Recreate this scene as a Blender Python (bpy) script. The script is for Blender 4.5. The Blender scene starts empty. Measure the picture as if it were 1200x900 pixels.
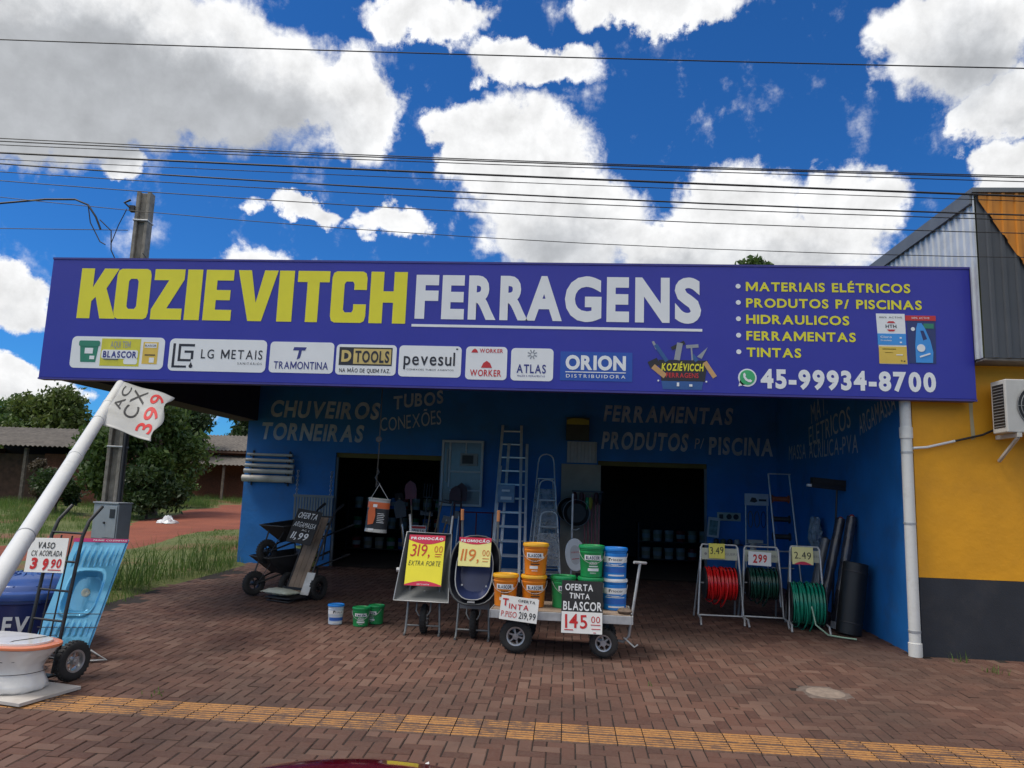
import bpy, math, random
import numpy as np
from mathutils import Vector, Matrix
random.seed(7); rng = np.random.default_rng(7)
SC = bpy.context.scene; COL = SC.collection
R = math.radians
# ------------------------------------------------------------------ camera
PITCH, YAW, ROLL, CAM_H, SLOPE = R(8.4), R(4.5), R(2.0), 2.07, 0.025
fw = Vector((-math.sin(YAW)*math.cos(PITCH), math.cos(YAW)*math.cos(PITCH), math.sin(PITCH)))
r0 = fw.cross(Vector((0, 0, 1))).normalized(); u0 = r0.cross(fw)
rt = r0*math.cos(ROLL) + u0*math.sin(ROLL); up = rt.cross(fw)
cam_d = bpy.data.cameras.new('camera'); cam = bpy.data.objects.new('camera', cam_d); COL.objects.link(cam)
cam.matrix_world = Matrix(((rt.x, up.x, -fw.x, 0), (rt.y, up.y, -fw.y, 0), (rt.z, up.z, -fw.z, CAM_H), (0, 0, 0, 1)))
cam_d.sensor_width = 36; cam_d.lens = 867/1200*36; cam_d.clip_end = 5000; cam_d.clip_start = .05
SC.camera = cam
# ------------------------------------------------------------------ exposure
SC.view_settings.view_transform = 'Standard'; SC.view_settings.look = 'None'
SC.view_settings.exposure = 0.22; SC.view_settings.gamma = 1.0; SC.view_settings.use_curve_mapping = False
SC.cycles.max_bounces = 8; SC.cycles.diffuse_bounces = 3; SC.cycles.use_denoising = True
# ------------------------------------------------------------------ sun (veiled by cloud) and sky
SUN_EL, SUN_AZ = R(60), R(252)          # azimuth clockwise from +Y
sd = bpy.data.lights.new('sun', 'SUN'); sun = bpy.data.objects.new('sun', sd); COL.objects.link(sun)
sd.energy = 2.3; sd.angle = R(19); sd.color = (1, .94, .86)
sdir = Vector((math.sin(SUN_AZ)*math.cos(SUN_EL), math.cos(SUN_AZ)*math.cos(SUN_EL), math.sin(SUN_EL)))
sun.rotation_euler = sdir.to_track_quat('Z', 'Y').to_euler()
wd = bpy.data.worlds.new('World'); SC.world = wd; wd.use_nodes = True
NT = wd.node_tree; NT.nodes.clear()
def wn(t, **k):
    n = NT.nodes.new(t)
    for a, b in k.items(): setattr(n, a, b)
    return n
def wl(a, b): NT.links.new(a, b)
def wm(op, a, b=None, c=None, clamp=False):
    n = wn('ShaderNodeMath', operation=op, use_clamp=clamp)
    for i, v in enumerate((a, b, c)):
        if v is None: continue
        if isinstance(v, (int, float)): n.inputs[i].default_value = v
        else: wl(v, n.inputs[i])
    return n.outputs[0]
def wv(op, a, b=None):
    n = wn('ShaderNodeVectorMath', operation=op)
    for i, v in enumerate((a, b)):
        if v is None: continue
        if isinstance(v, tuple): n.inputs[i].default_value = v
        else: wl(v, n.inputs[i])
    return n.outputs['Value' if op == 'LENGTH' else 'Vector']
def wmix(f, a, b, blend='MIX'):
    n = wn('ShaderNodeMix', data_type='RGBA', blend_type=blend)
    for s, v in ((n.inputs[0], f), (n.inputs[6], a), (n.inputs[7], b)):
        if isinstance(v, (int, float)): s.default_value = v
        elif isinstance(v, tuple): s.default_value = v + (1,)
        else: wl(v, s)
    return n.outputs[2]
def wnoise(vec, scale, detail=6, rough=.55):
    n = wn('ShaderNodeTexNoise'); n.inputs['Scale'].default_value = scale
    n.inputs['Detail'].default_value = detail; n.inputs['Roughness'].default_value = rough
    wl(vec, n.inputs['Vector']); return n
def wsmooth(v, lo, hi):
    n = wn('ShaderNodeMapRange', interpolation_type='SMOOTHSTEP'); wl(v, n.inputs[0])
    n.inputs[1].default_value = lo; n.inputs[2].default_value = hi; return n.outputs[0]
tc = wn('ShaderNodeTexCoord'); sep = wn('ShaderNodeSeparateXYZ'); wl(tc.outputs['Generated'], sep.inputs[0])
az = wm('ARCTAN2', sep.outputs[0], sep.outputs[1]); el = wm('ARCSINE', sep.outputs[2])
comb = wn('ShaderNodeCombineXYZ'); wl(az, comb.inputs[0]); wl(el, comb.inputs[1]); P = comb.outputs[0]
n1 = wnoise(P, 5, 3); n2 = wnoise(P, 15, 8, .62)
w1 = wv('MULTIPLY', wv('SUBTRACT', n1.outputs['Color'], (.5, .5, .5)), (.11, .075, 0))
w2 = wv('MULTIPLY', wv('SUBTRACT', n2.outputs['Color'], (.5, .5, .5)), (.12, .10, 0))
PW = wv('ADD', wv('ADD', P, w1), w2)
# clouds of the day: azimuth, elevation, half width, half height (degrees), greyness
CLOUDS = [
 (-34.5, 28.7, 21.2, 6.2, 1.0),
 (-40.6, 24.0, 9.2, 4.2, 0.8),
 (-24.3, 28.0, 9.3, 3.4, 0.5),
 (-17.8, 28.2, 4.8, 4.5, 0.2),
 (-12.7, 34.6, 6.0, 2.2, 0.12),
 (-33.7, 21.9, 2.6, 1.7, 0.1),
 (-3.7, 32.0, 7.1, 2.0, 0.08),
 (6.9, 35.6, 9.0, 1.9, 0.1),
 (-4.4, 25.4, 7.0, 5.1, 0.12),
 (-1.5, 20.7, 8.5, 4.5, 0.55),
 (-8.6, 26.4, 3.3, 3.4, 0.1),
 (12.5, 21.4, 6.0, 3.8, 0.12),
 (7.6, 18.9, 5.9, 2.6, 0.5),
 (20.9, 20.6, 4.5, 3.9, 0.15),
 (16.2, 18.4, 9.0, 2.8, 0.5),
 (27.9, 30.3, 6.4, 4.9, 0.55),
 (30.4, 25.2, 3.0, 2.5, 0.3),
 (30.6, 21.2, 2.8, 2.2, 0.2),
 (-21.4, 20.0, 3.5, 1.4, 0.1),
 (-14.5, 19.9, 3.5, 2.1, 0.15),
 (-39.4, 11.8, 3.1, 2.5, 0.2),
 (-38.0, 5.8, 3.7, 1.8, 0.25),
 (-22.4, 13.7, 7.3, 3.1, 0.3),
 (-7.3, 11.6, 13.2, 3.9, 0.4),
 (14.8, 11.7, 14.8, 3.7, 0.4),
]
dens = None; grey = None
for (a, e, ra, re, g) in CLOUDS:
    d = wv('MULTIPLY', wv('SUBTRACT', PW, (R(a), R(e), 0)), (1/R(ra), 1/R(re), 1))
    D = wm('SUBTRACT', 1.0, wv('LENGTH', d))
    d2 = wv('MULTIPLY', wv('SUBTRACT', PW, (R(a), R(e-re*.45), 0)), (1/R(ra), 1/R(re), 1))
    G = wm('MULTIPLY', wm('MAXIMUM', wm('SUBTRACT', 1.0, wv('LENGTH', d2)), 0.0), g)
    dens = D if dens is None else wm('SMOOTH_MAX', dens, D, .06)
    grey = G if grey is None else wm('SMOOTH_MAX', grey, G, .2)
# unseen cloud cover, added behind the viewer and overhead for whiter fill light
nb = wnoise(tc.outputs['Generated'], 2.1, 5)
rest = wm('MULTIPLY', wsmooth(wm('ADD', wm('MULTIPLY', sep.outputs[1], -1), wm('MULTIPLY', sep.outputs[2], .55)), .10, .45),
          wm('MULTIPLY', wm('SUBTRACT', nb.outputs[0], .28), wm('MULTIPLY', wsmooth(sep.outputs[2], .14, .45), 4.6)))
PV = wv('ADD', P, wv('MULTIPLY', w1, (.45, .45, 0)))
fb = wnoise(PV, 15, 11, .62)
fine = wm('MULTIPLY', wm('SUBTRACT', fb.outputs[0], .5), 1.2)
dd = wm('ADD', wm('MULTIPLY', wm('MAXIMUM', dens, rest), 1.5), fine)
cover = wsmooth(dd, .05, .46)
inner = wsmooth(dd, .15, .9)
# billow relief: same noise sampled a little towards the light
fb2 = wnoise(wv('ADD', PV, (-.010, .022, 0)), 15, 11, .62)
relief = wm('MULTIPLY', wm('SUBTRACT', fb.outputs[0], fb2.outputs[0]), .75)
gsoft = wnoise(P, 7, 4)
gam = wm('MULTIPLY', wsmooth(grey, .02, .55), wm('ADD', .75, wm('MULTIPLY', gsoft.outputs[0], .35)), clamp=True)
lit = wm('ADD', wm('ADD', .97, wm('MULTIPLY', gam, -.50)), wm('MULTIPLY', relief, wm('SUBTRACT', 1.0, wm('MULTIPLY', gam, .65))))
lit = wm('MAXIMUM', wm('MULTIPLY', lit, wm('SUBTRACT', 1.0, wm('MULTIPLY', inner, .10))), .25)
ccol = wmix(gam, (1.0, 1.0, 1.0), (.93, .97, 1.03))
cl = wn('ShaderNodeVectorMath', operation='SCALE'); wl(ccol, cl.inputs[0]); wl(wm('MULTIPLY', lit, 9.6), cl.inputs['Scale'])
sky = wn('ShaderNodeTexSky', sky_type='NISHITA', sun_disc=False, sun_elevation=SUN_EL, sun_rotation=SUN_AZ,
         altitude=500, air_density=1.0, dust_density=.25, ozone_density=2.5)
tint = wmix(1.0, sky.outputs[0], (.175, .57, 1.04), 'MULTIPLY')
col = wmix(cover, tint, cl.outputs[0])
bg = wn('ShaderNodeBackground'); wl(col, bg.inputs[0]); bg.inputs[1].default_value = .10
wo = wn('ShaderNodeOutputWorld'); wl(bg.outputs[0], wo.inputs[0])

# ------------------------------------------------------------------ helpers
def gz(y): return SLOPE*y
def tag(o, label=None, cat=None, group=None, kind=None):
    if label: o['label'] = label
    if cat: o['category'] = cat
    if group: o['group'] = group
    if kind: o['kind'] = kind
    return o
def thing(name, label, cat, loc=(0, 0, 0), rz=0, group=None, tilt=(0, 0)):
    o = bpy.data.objects.new(name, None); COL.objects.link(o); o.empty_display_size = .1
    o.location = loc; o.rotation_euler = (tilt[0], tilt[1], rz)
    return tag(o, label, cat, group)
def copy_tree(o, parent=None):
    c = o.copy(); COL.objects.link(c)
    if parent is not None: c.parent = parent
    for ch in [x for x in list(o.children)]: copy_tree(ch, c)
    return c
MATS = {}
def mat(name, col, rough=.6, metal=0., var=.12, scale=4., bump=0., bscale=60., dirt=None, dscale=2.5, damt=.5, alpha=None, trans=0., coat=0.):
    """procedural surface: base colour broken up by noise, optional dirt patches and bump"""
    if name in MATS: return MATS[name]
    m = bpy.data.materials.new(name); m.use_nodes = True; nt = m.node_tree
    b = nt.nodes['Principled BSDF']
    t = nt.nodes.new('ShaderNodeTexCoord')
    n = nt.nodes.new('ShaderNodeTexNoise'); n.inputs['Scale'].default_value = scale; n.inputs['Detail'].default_value = 6
    nt.links.new(t.outputs['Object'], n.inputs['Vector'])
    rp = nt.nodes.new('ShaderNodeValToRGB'); nt.links.new(n.outputs[0], rp.inputs[0])
    c = Vector(col); lo = c*(1-var); hi = c*(1+var)
    rp.color_ramp.elements[0].position = .3; rp.color_ramp.elements[1].position = .7
    rp.color_ramp.elements[0].color = (*lo, 1); rp.color_ramp.elements[1].color = (*[min(x, .95) for x in hi], 1)
    out = rp.outputs[0]
    if dirt:
        n2 = nt.nodes.new('ShaderNodeTexNoise'); n2.inputs['Scale'].default_value = dscale; n2.inputs['Detail'].default_value = 9
        n2.inputs['Roughness'].default_value = .68
        nt.links.new(t.outputs['Object'], n2.inputs['Vector'])
        mr = nt.nodes.new('ShaderNodeMapRange'); nt.links.new(n2.outputs[0], mr.inputs[0])
        mr.inputs[1].default_value = .52; mr.inputs[2].default_value = .72; mr.inputs[4].default_value = damt
        mx = nt.nodes.new('ShaderNodeMix'); mx.data_type = 'RGBA'
        nt.links.new(mr.outputs[0], mx.inputs[0]); nt.links.new(out, mx.inputs[6]); mx.inputs[7].default_value = (*dirt, 1)
        out = mx.outputs[2]
    nt.links.new(out, b.inputs['Base Color'])
    b.inputs['Metallic'].default_value = metal
    mr = nt.nodes.new('ShaderNodeMapRange'); nt.links.new(n.outputs[0], mr.inputs[0])
    mr.inputs[3].default_value = max(.03, rough-.08); mr.inputs[4].default_value = min(1, rough+.08)
    nt.links.new(mr.outputs[0], b.inputs['Roughness'])
    if bump:
        n3 = nt.nodes.new('ShaderNodeTexNoise'); n3.inputs['Scale'].default_value = bscale; n3.inputs['Detail'].default_value = 5
        nt.links.new(t.outputs['Object'], n3.inputs['Vector'])
        bp = nt.nodes.new('ShaderNodeBump'); bp.inputs['Strength'].default_value = bump; bp.inputs['Distance'].default_value = .01
        nt.links.new(n3.outputs[0], bp.inputs['Height']); nt.links.new(bp.outputs[0], b.inputs['Normal'])
    if alpha is not None: b.inputs['Alpha'].default_value = alpha
    if trans: b.inputs['Transmission Weight'].default_value = trans
    if coat: b.inputs['Coat Weight'].default_value = coat; b.inputs['Coat Roughness'].default_value = .05
    MATS[name] = m; return m
def perp(d):
    d = Vector(d).normalized(); a = Vector((0, 0, 1)) if abs(d.z) < .9 else Vector((1, 0, 0))
    x = d.cross(a).normalized(); return x, d.cross(x)
GLY = {}
def glyph(ch, off):
    k = (ch, off)
    if k in GLY: return GLY[k]
    if ch == 'M' and off > .006:
        H = .694+2*off; t = .10+1.7*off; w = .80+2*off
        v, f = flat_fill([[(0, 0), (t, 0), (t, H*.62), (w/2-t*.34, H*.10), (w/2+t*.34, H*.10), (w-t, H*.62), (w-t, 0), (w, 0), (w, H), (w-t*1.12, H), (w/2, H*.40), (t*1.12, H), (0, H)]])
        GLY[k] = (v, f, w); return GLY[k]
    c = bpy.data.curves.new('glyph', 'FONT'); c.body = ch; c.offset = off; c.resolution_u = 4
    o = bpy.data.objects.new('glyph', c); COL.objects.link(o); bpy.context.view_layer.update()
    me = bpy.data.meshes.new_from_object(o.evaluated_get(bpy.context.evaluated_depsgraph_get()))
    v = [(x.co.x, x.co.y) for x in me.vertices]; f = [tuple(p.vertices) for p in me.polygons]
    bpy.data.objects.remove(o); bpy.data.curves.remove(c); bpy.data.meshes.remove(me)
    if v:
        x0 = min(a for a, _ in v); x1 = max(a for a, _ in v)
        v = [(a-x0, b+off) for a, b in v]; w = x1-x0
    else: w = .3
    GLY[k] = (v, f, w); return GLY[k]
def flat_fill(polys):
    """fill 2D outlines (later ones may be holes)"""
    c = bpy.data.curves.new('fill', 'CURVE'); c.dimensions = '2D'; c.fill_mode = 'BOTH'
    for p in polys:
        s = c.splines.new('POLY'); s.points.add(len(p)-1); s.use_cyclic_u = True
        for i, q in enumerate(p): s.points[i].co = (q[0], q[1], 0, 1)
    o = bpy.data.objects.new('fill', c); COL.objects.link(o); bpy.context.view_layer.update()
    me = bpy.data.meshes.new_from_object(o.evaluated_get(bpy.context.evaluated_depsgraph_get()))
    v = [(x.co.x, x.co.y) for x in me.vertices]; f = [tuple(p.vertices) for p in me.polygons]
    bpy.data.objects.remove(o); bpy.data.curves.remove(c); bpy.data.meshes.remove(me)
    return v, f
def rrect(x0, y0, x1, y1, r, n=5):
    pts = []
    for cx, cy, a0 in ((x1-r, y1-r, 0), (x0+r, y1-r, 90), (x0+r, y0+r, 180), (x1-r, y0+r, 270)):
        for k in range(n+1):
            a = R(a0+90*k/n); pts.append((cx+r*math.cos(a), cy+r*math.sin(a)))
    return pts
class MB:
    def __init__(s): s.V = []; s.F = []; s.M = []; s.mi = 0
    def add(s, v, f):
        b = len(s.V); s.V += [tuple(x) for x in v]; s.F += [tuple(b+i for i in q) for q in f]; s.M += [s.mi]*len(f); return s
    def box(s, x0, y0, z0, x1, y1, z1):
        v = [(x, y, z) for z in (z0, z1) for x, y in ((x0, y0), (x1, y0), (x1, y1), (x0, y1))]
        return s.add(v, [(3, 2, 1, 0), (4, 5, 6, 7), (0, 1, 5, 4), (1, 2, 6, 5), (2, 3, 7, 6), (3, 0, 4, 7)])
    def hexa(s, q0, q1):
        """two quads (lists of four points) joined into a solid"""
        return s.add(list(q0)+list(q1), [(3, 2, 1, 0), (4, 5, 6, 7), (0, 1, 5, 4), (1, 2, 6, 5), (2, 3, 7, 6), (3, 0, 4, 7)])
    def tube(s, pts, r, n=8, cap=True):
        pts = [Vector(p) for p in pts]; rs = r if isinstance(r, (list, tuple)) else [r]*len(pts)
        v = []; f = []; px = None
        for i, p in enumerate(pts):
            d = (pts[min(i+1, len(pts)-1)]-pts[max(i-1, 0)]).normalized()
            if px is None: px, py = perp(d)
            else:
                px = (px-d*px.dot(d)).normalized(); py = d.cross(px)
            for k in range(n):
                a = 2*math.pi*k/n; v.append(p+px*math.cos(a)*rs[i]+py*math.sin(a)*rs[i])
        for i in range(len(pts)-1):
            for k in range(n): f.append((i*n+k, i*n+(k+1) % n, (i+1)*n+(k+1) % n, (i+1)*n+k))
        if cap: f.append(tuple(range(n))[::-1]); f.append(tuple((len(pts)-1)*n+k for k in range(n)))
        return s.add(v, f)
    def bar(s, a, b, w, h, upv=(0, 0, 1)):
        a = Vector(a); b = Vector(b); d = (b-a).normalized(); x = d.cross(Vector(upv))
        if x.length < 1e-4: x = d.cross(Vector((0, 1, 0)))
        x.normalize(); y = x.cross(d)
        q = lambda p: [p-x*w/2-y*h/2, p+x*w/2-y*h/2, p+x*w/2+y*h/2, p-x*w/2+y*h/2]
        return s.hexa(q(a), q(b))
    def lathe(s, prof, o=(0, 0, 0), axis=(0, 0, 1), n=24, cap=True, sx=1.):
        o = Vector(o); d = Vector(axis).normalized(); x, y = perp(d)
        v = []; f = []
        for r, h in prof:
            for k in range(n):
                a = 2*math.pi*k/n; v.append(o+d*h+x*math.cos(a)*r*sx+y*math.sin(a)*r)
        m = len(prof)
        for i in range(m-1):
            for k in range(n): f.append((i*n+k, (i+1)*n+k, (i+1)*n+(k+1) % n, i*n+(k+1) % n))
        if cap:
            f.append(tuple(range(n))); f.append(tuple((m-1)*n+k for k in range(n))[::-1])
        return s.add(v, f)
    def fill(s, polys, o, r, u, lift=0.):
        v, f = flat_fill(polys); o = Vector(o); r = Vector(r); u = Vector(u); n = r.cross(u).normalized()
        return s.add([o+r*a+u*b+n*lift for a, b in v], f)
    def slab(s, poly, o, r, u, t):
        """outline extruded to thickness t towards the viewer side"""
        o = Vector(o); r = Vector(r); u = Vector(u); n = r.cross(u).normalized(); k = len(poly)
        v = [o+r*a+u*b for a, b in poly]+[o+r*a+u*b+n*t for a, b in poly]
        f = [tuple(range(k))[::-1], tuple(range(k, 2*k))]+[(i, (i+1) % k, k+(i+1) % k, k+i) for i in range(k)]
        return s.add(v, f)
    def text(s, st, w, h, pos, off=.02, shear=0., jit=0., space=.11, sp=None, curve=0.):
        """letters scaled to w x h (h = capital height); pos(u, v) gives the point"""
        gl = [glyph(c, off) if c != ' ' else (None, None, .30) for c in st]
        tot = sum(g[2] for g in gl)+space*(len(gl)-1); cap = .694+2*off
        sx = w/tot; sy = h/cap; x = 0
        for g in gl:
            if g[0]:
                a = random.uniform(-jit, jit); dy = random.uniform(-jit, jit)*.5; k = 1+random.uniform(-jit, jit)*.5
                vs = []
                for (p, q) in g[0]:
                    p2 = p-g[2]/2; q2 = q-.35
                    p3 = (p2*math.cos(a)-q2*math.sin(a))*k+g[2]/2; q3 = (p2*math.sin(a)+q2*math.cos(a))*k+.35+dy
                    uu = (x+p3)*sx+shear*q3*sy; vs.append(pos(uu, q3*sy))
                s.add(vs, g[1])
            x += g[2]+space
        return s
    def build(s, name, mats, parent=None, smooth=None, bevel=0.):
        me = bpy.data.meshes.new(name); me.from_pydata(s.V, [], s.F)
        if not isinstance(mats, (list, tuple)): mats = [mats]
        for m in mats: me.materials.append(m)
        if len(mats) > 1: me.polygons.foreach_set('material_index', s.M)
        if smooth:
            me.polygons.foreach_set('use_smooth', [True]*len(me.polygons)); me.set_sharp_from_angle(angle=R(smooth))
        me.update()
        o = bpy.data.objects.new(name, me); COL.objects.link(o)
        if parent is not None: o.parent = parent
        if bevel:
            b = o.modifiers.new('bevel', 'BEVEL'); b.width = bevel; b.segments = 2; b.limit_method = 'ANGLE'; b.angle_limit = R(50)
        return o
def plane(o, r, u, lift=.003):
    """mapper (u,v) -> point on a plane with a small lift towards the viewer"""
    o = Vector(o); r = Vector(r).normalized(); u = Vector(u).normalized(); n = r.cross(u)
    return lambda a, b: o+r*a+u*b+n*lift
def front(x, z, y, lift=.003): return plane((x, y, z), (1, 0, 0), (0, 0, 1), lift)
# ================================================================== SETTING
def nodes_mat(name):
    m = bpy.data.materials.new(name); m.use_nodes = True; return m, m.node_tree, m.node_tree.nodes['Principled BSDF']
def N(nt, t, **k):
    n = nt.nodes.new(t)
    for a, b in k.items(): setattr(n, a, b)
    return n
def ramp(nt, src, stops):
    r = N(nt, 'ShaderNodeValToRGB'); nt.links.new(src, r.inputs[0]); e = r.color_ramp.elements
    while len(e) < len(stops): e.new(.5)
    for i, (p, c) in enumerate(stops): e[i].position = p; e[i].color = (*c, 1)
    return r.outputs[0]
def nnoise(nt, scale, detail=6, rough=.55, coord='Object'):
    t = N(nt, 'ShaderNodeTexCoord'); n = N(nt, 'ShaderNodeTexNoise'); n.inputs['Scale'].default_value = scale
    n.inputs['Detail'].default_value = detail; n.inputs['Roughness'].default_value = rough
    nt.links.new(t.outputs[coord], n.inputs['Vector']); return n.outputs[0]
def nmix(nt, f, a, b, blend='MIX'):
    n = N(nt, 'ShaderNodeMix', data_type='RGBA', blend_type=blend)
    for s, v in ((n.inputs[0], f), (n.inputs[6], a), (n.inputs[7], b)):
        if isinstance(v, (int, float)): s.default_value = v
        elif isinstance(v, tuple): s.default_value = v+(1,)
        else: nt.links.new(v, s)
    return n.outputs[2]
def nrange(nt, v, a, b, c=0., d=1.):
    n = N(nt, 'ShaderNodeMapRange'); nt.links.new(v, n.inputs[0])
    for i, x in zip((1, 2, 3, 4), (a, b, c, d)): n.inputs[i].default_value = x
    return n.outputs[0]
def nbump(nt, b, h, st, dist=.01):
    n = N(nt, 'ShaderNodeBump'); n.inputs['Strength'].default_value = st; n.inputs['Distance'].default_value = dist
    nt.links.new(h, n.inputs['Height']); nt.links.new(n.outputs[0], b.inputs['Normal'])

# paving brick: tone of each brick from its mesh island, plus grime
mp, nt, b = nodes_mat('paving_brick')
geo = N(nt, 'ShaderNodeNewGeometry')
c1 = ramp(nt, geo.outputs['Random Per Island'], [(0, (.072, .026, .017)), (.35, (.108, .044, .029)), (.7, (.130, .058, .039)), (1, (.170, .094, .068))])
g1 = nnoise(nt, .55, 7, .62); g2 = nnoise(nt, 38, 5)
c2 = nmix(nt, nrange(nt, g1, .42, .66, 0, .85), c1, (.046, .027, .021))
c3 = nmix(nt, nrange(nt, g2, .3, .8, 0, .45), c2, (.135, .088, .068))
g3 = nnoise(nt, 2.3, 8, .7)
c4 = nmix(nt, nrange(nt, g3, .60, .75, 0, .5), c3, (.135, .080, .052))
nt.links.new(c4, b.inputs['Base Color']); b.inputs['Roughness'].default_value = .86; nbump(nt, b, g2, .5, .004)
mj = mat('paving_joint', (.020, .014, .011), .95, var=.3, scale=20, bump=.4)

def build_pavement():
    X0, X1, Y0, Y1 = -6.9, 14.0, 4.02, 15.9
    cs = .11; g = .0042; ch = .006
    V = []; F = []
    ni0, ni1 = int(X0/cs), int(X1/cs); nj0, nj1 = int(Y0/cs)+1, int(Y1/cs)
    ramp_ = np.array([[0, 0], [1, 0], [1, 1], [0, 1]])
    def brick(x0, y0, x1, y1):
        base = len(V)
        dz = random.gauss(0, .0014); ta = random.gauss(0, .006); tb = random.gauss(0, .006)
        jx = random.gauss(0, .0012); jy = random.gauss(0, .0012)
        cx, cy = (x0+x1)/2, (y0+y1)/2
        for ins, zz in ((g, -ch), (g+ch, 0)):
            for x, y in ((x0+ins, y0+ins), (x1-ins, y0+ins), (x1-ins, y1-ins), (x0+ins, y1-ins)):
                V.append((x+jx, y+jy, gz(y)+zz+dz+ta*(x-cx)+tb*(y-cy)))
        F.append((base+4, base+5, base+6, base+7))
        for k in range(4): F.append((base+k, base+(k+1) % 4, base+4+(k+1) % 4, base+4+k))
    for j in range(nj0, nj1):
        for i in range(ni0, ni1):
            r = (i-j) % 4
            if r == 0: c = [(i, j), (i+1, j)]
            elif r == 3: c = [(i, j), (i, j+1)]
            else: continue
            if any(56 <= q[1] < 60 for q in c):       # guide strip lies here; half bricks close the edge
                for q in c:
                    if not 56 <= q[1] < 60: brick(q[0]*cs, q[1]*cs, q[0]*cs+cs, q[1]*cs+cs)
                continue
            x = i*cs
            if x < X0+.25*math.sin(j*.21)+.12*math.sin(j*.83)+.25 and j < 140: continue
            if any(x_ >= 4.3 and q[1] >= 90 for q in c for x_ in (q[0]*cs,)): continue
            if (np.mean([q[0] for q in c])*cs+cs/2-2.63)**2+(np.mean([q[1] for q in c])*cs+cs/2-8.01)**2 < .050: continue
            brick(c[0][0]*cs, c[0][1]*cs, c[1][0]*cs+cs, c[1][1]*cs+cs)
    m = MB(); m.V = V; m.F = F; m.M = [0]*len(F)
    tag(m.build('pavement', mp), kind='structure')
    m = MB(); m.hexa([(-6.72, 4.0, gz(4)-.16), (14, 4.0, gz(4)-.16), (14, 16.1, gz(16.1)-.16), (-6.72, 16.1, gz(16.1)-.16)],
                     [(-6.72, 4.0, gz(4)-.007), (14, 4.0, gz(4)-.007), (14, 16.1, gz(16.1)-.007), (-6.72, 16.1, gz(16.1)-.007)])
    tag(m.build('pavement_bed', mj), kind='structure')
build_pavement()
# tactile guide strip: 20 cm tiles with raised bars and worn yellow paint
mt, nt, b = nodes_mat('guide_tile')
geo = N(nt, 'ShaderNodeNewGeometry')
isl = geo.outputs['Random Per Island']
pn = nnoise(nt, 9, 8, .7); pn2 = nnoise(nt, 55, 4)
s_ = N(nt, 'ShaderNodeMath', operation='ADD'); nt.links.new(pn, s_.inputs[0]); nt.links.new(nrange(nt, isl, 0, 1, -.09, .13), s_.inputs[1])
at_ = N(nt, 'ShaderNodeAttribute', attribute_name='raised')
s2 = N(nt, 'ShaderNodeMath', operation='ADD'); nt.links.new(s_.outputs[0], s2.inputs[0]); nt.links.new(nrange(nt, at_.outputs['Fac'], 0, 1, -.20, .14), s2.inputs[1])
wear = nrange(nt, s2.outputs[0], .44, .64)
cb = nmix(nt, nrange(nt, pn2, .3, .7), (.075, .040, .028), (.125, .072, .052))
cy = nmix(nt, nrange(nt, pn2, .25, .75), (.30, .125, .035), (.46, .23, .065))
nt.links.new(nmix(nt, wear, cb, cy), b.inputs['Base Color']); b.inputs['Roughness'].default_value = .75; nbump(nt, b, pn2, .4, .004)
def build_strip():
    V = []; F = []; A = []
    for row in range(2):
        for i in range(-31, 64):
            x0 = i*.22+.004; y0 = 6.16+row*.22+.004; x1 = x0+.212; y1 = y0+.212; dz = random.gauss(0, .001)
            base = len(V)
            ys = [y0]
            w = .212/9
            prof = []          # (y, height)
            for k in range(4):
                a = y0+w*(.75+2.1*k); prof += [(a, 0), (a+w*.3, .006), (a+w*1.1, .006), (a+w*1.4, 0)]
            prof = [(y0, -.006), (y0+.004, 0)]+prof+[(y1-.004, 0), (y1, -.006)]
            for x in (x0, x1):
                for (y, h) in prof: V.append((x, y, gz(y)+h+dz)); A.append(1. if h > .003 else 0.)
            n = len(prof)
            for k in range(n-1): F.append((base+k, base+n+k, base+n+k+1, base+k+1))
    m = MB(); m.V = V; m.F = F; m.M = [0]*len(F)
    o = m.build('tactile_paving', mt); a = o.data.attributes.new('raised', 'FLOAT', 'POINT'); a.data.foreach_set('value', A)
    tag(o, kind='structure')
build_strip()
conc = mat('concrete', (.30, .28, .25), .9, var=.2, scale=7, bump=.4, dirt=(.16, .13, .11), damt=.7)
conc_d = mat('old_concrete', (.27, .245, .21), .92, var=.3, scale=9, bump=.5, dirt=(.13, .12, .11), damt=.7)
m = MB(); m.hexa([(-30, 3.88, -.1), (14, 3.88, -.1), (14, 4.0, -.1), (-30, 4.0, -.1)], [(-30, 3.885, .097), (14, 3.885, .097), (14, 4.0, .1), (-30, 4.0, .1)])
tag(m.build('kerb', conc, bevel=.01), kind='structure')
# street on the viewer's side of the kerb
ma, nt, b = nodes_mat('asphalt'); gg = nnoise(nt, 90, 6); g0 = nnoise(nt, .6, 6)
nt.links.new(nmix(nt, nrange(nt, g0, .35, .7), nmix(nt, nrange(nt, gg, .3, .7), (.035, .034, .033), (.075, .072, .068)), (.07, .05, .042)), b.inputs['Base Color'])
b.inputs['Roughness'].default_value = .9; nbump(nt, b, gg, .5)
m = MB(); m.add([(-60, -14, -.004), (60, -14, -.004), (60, 3.88, 0), (-60, 3.88, 0)], [(0, 1, 2, 3)])
tag(m.build('street', ma), kind='structure')
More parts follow.
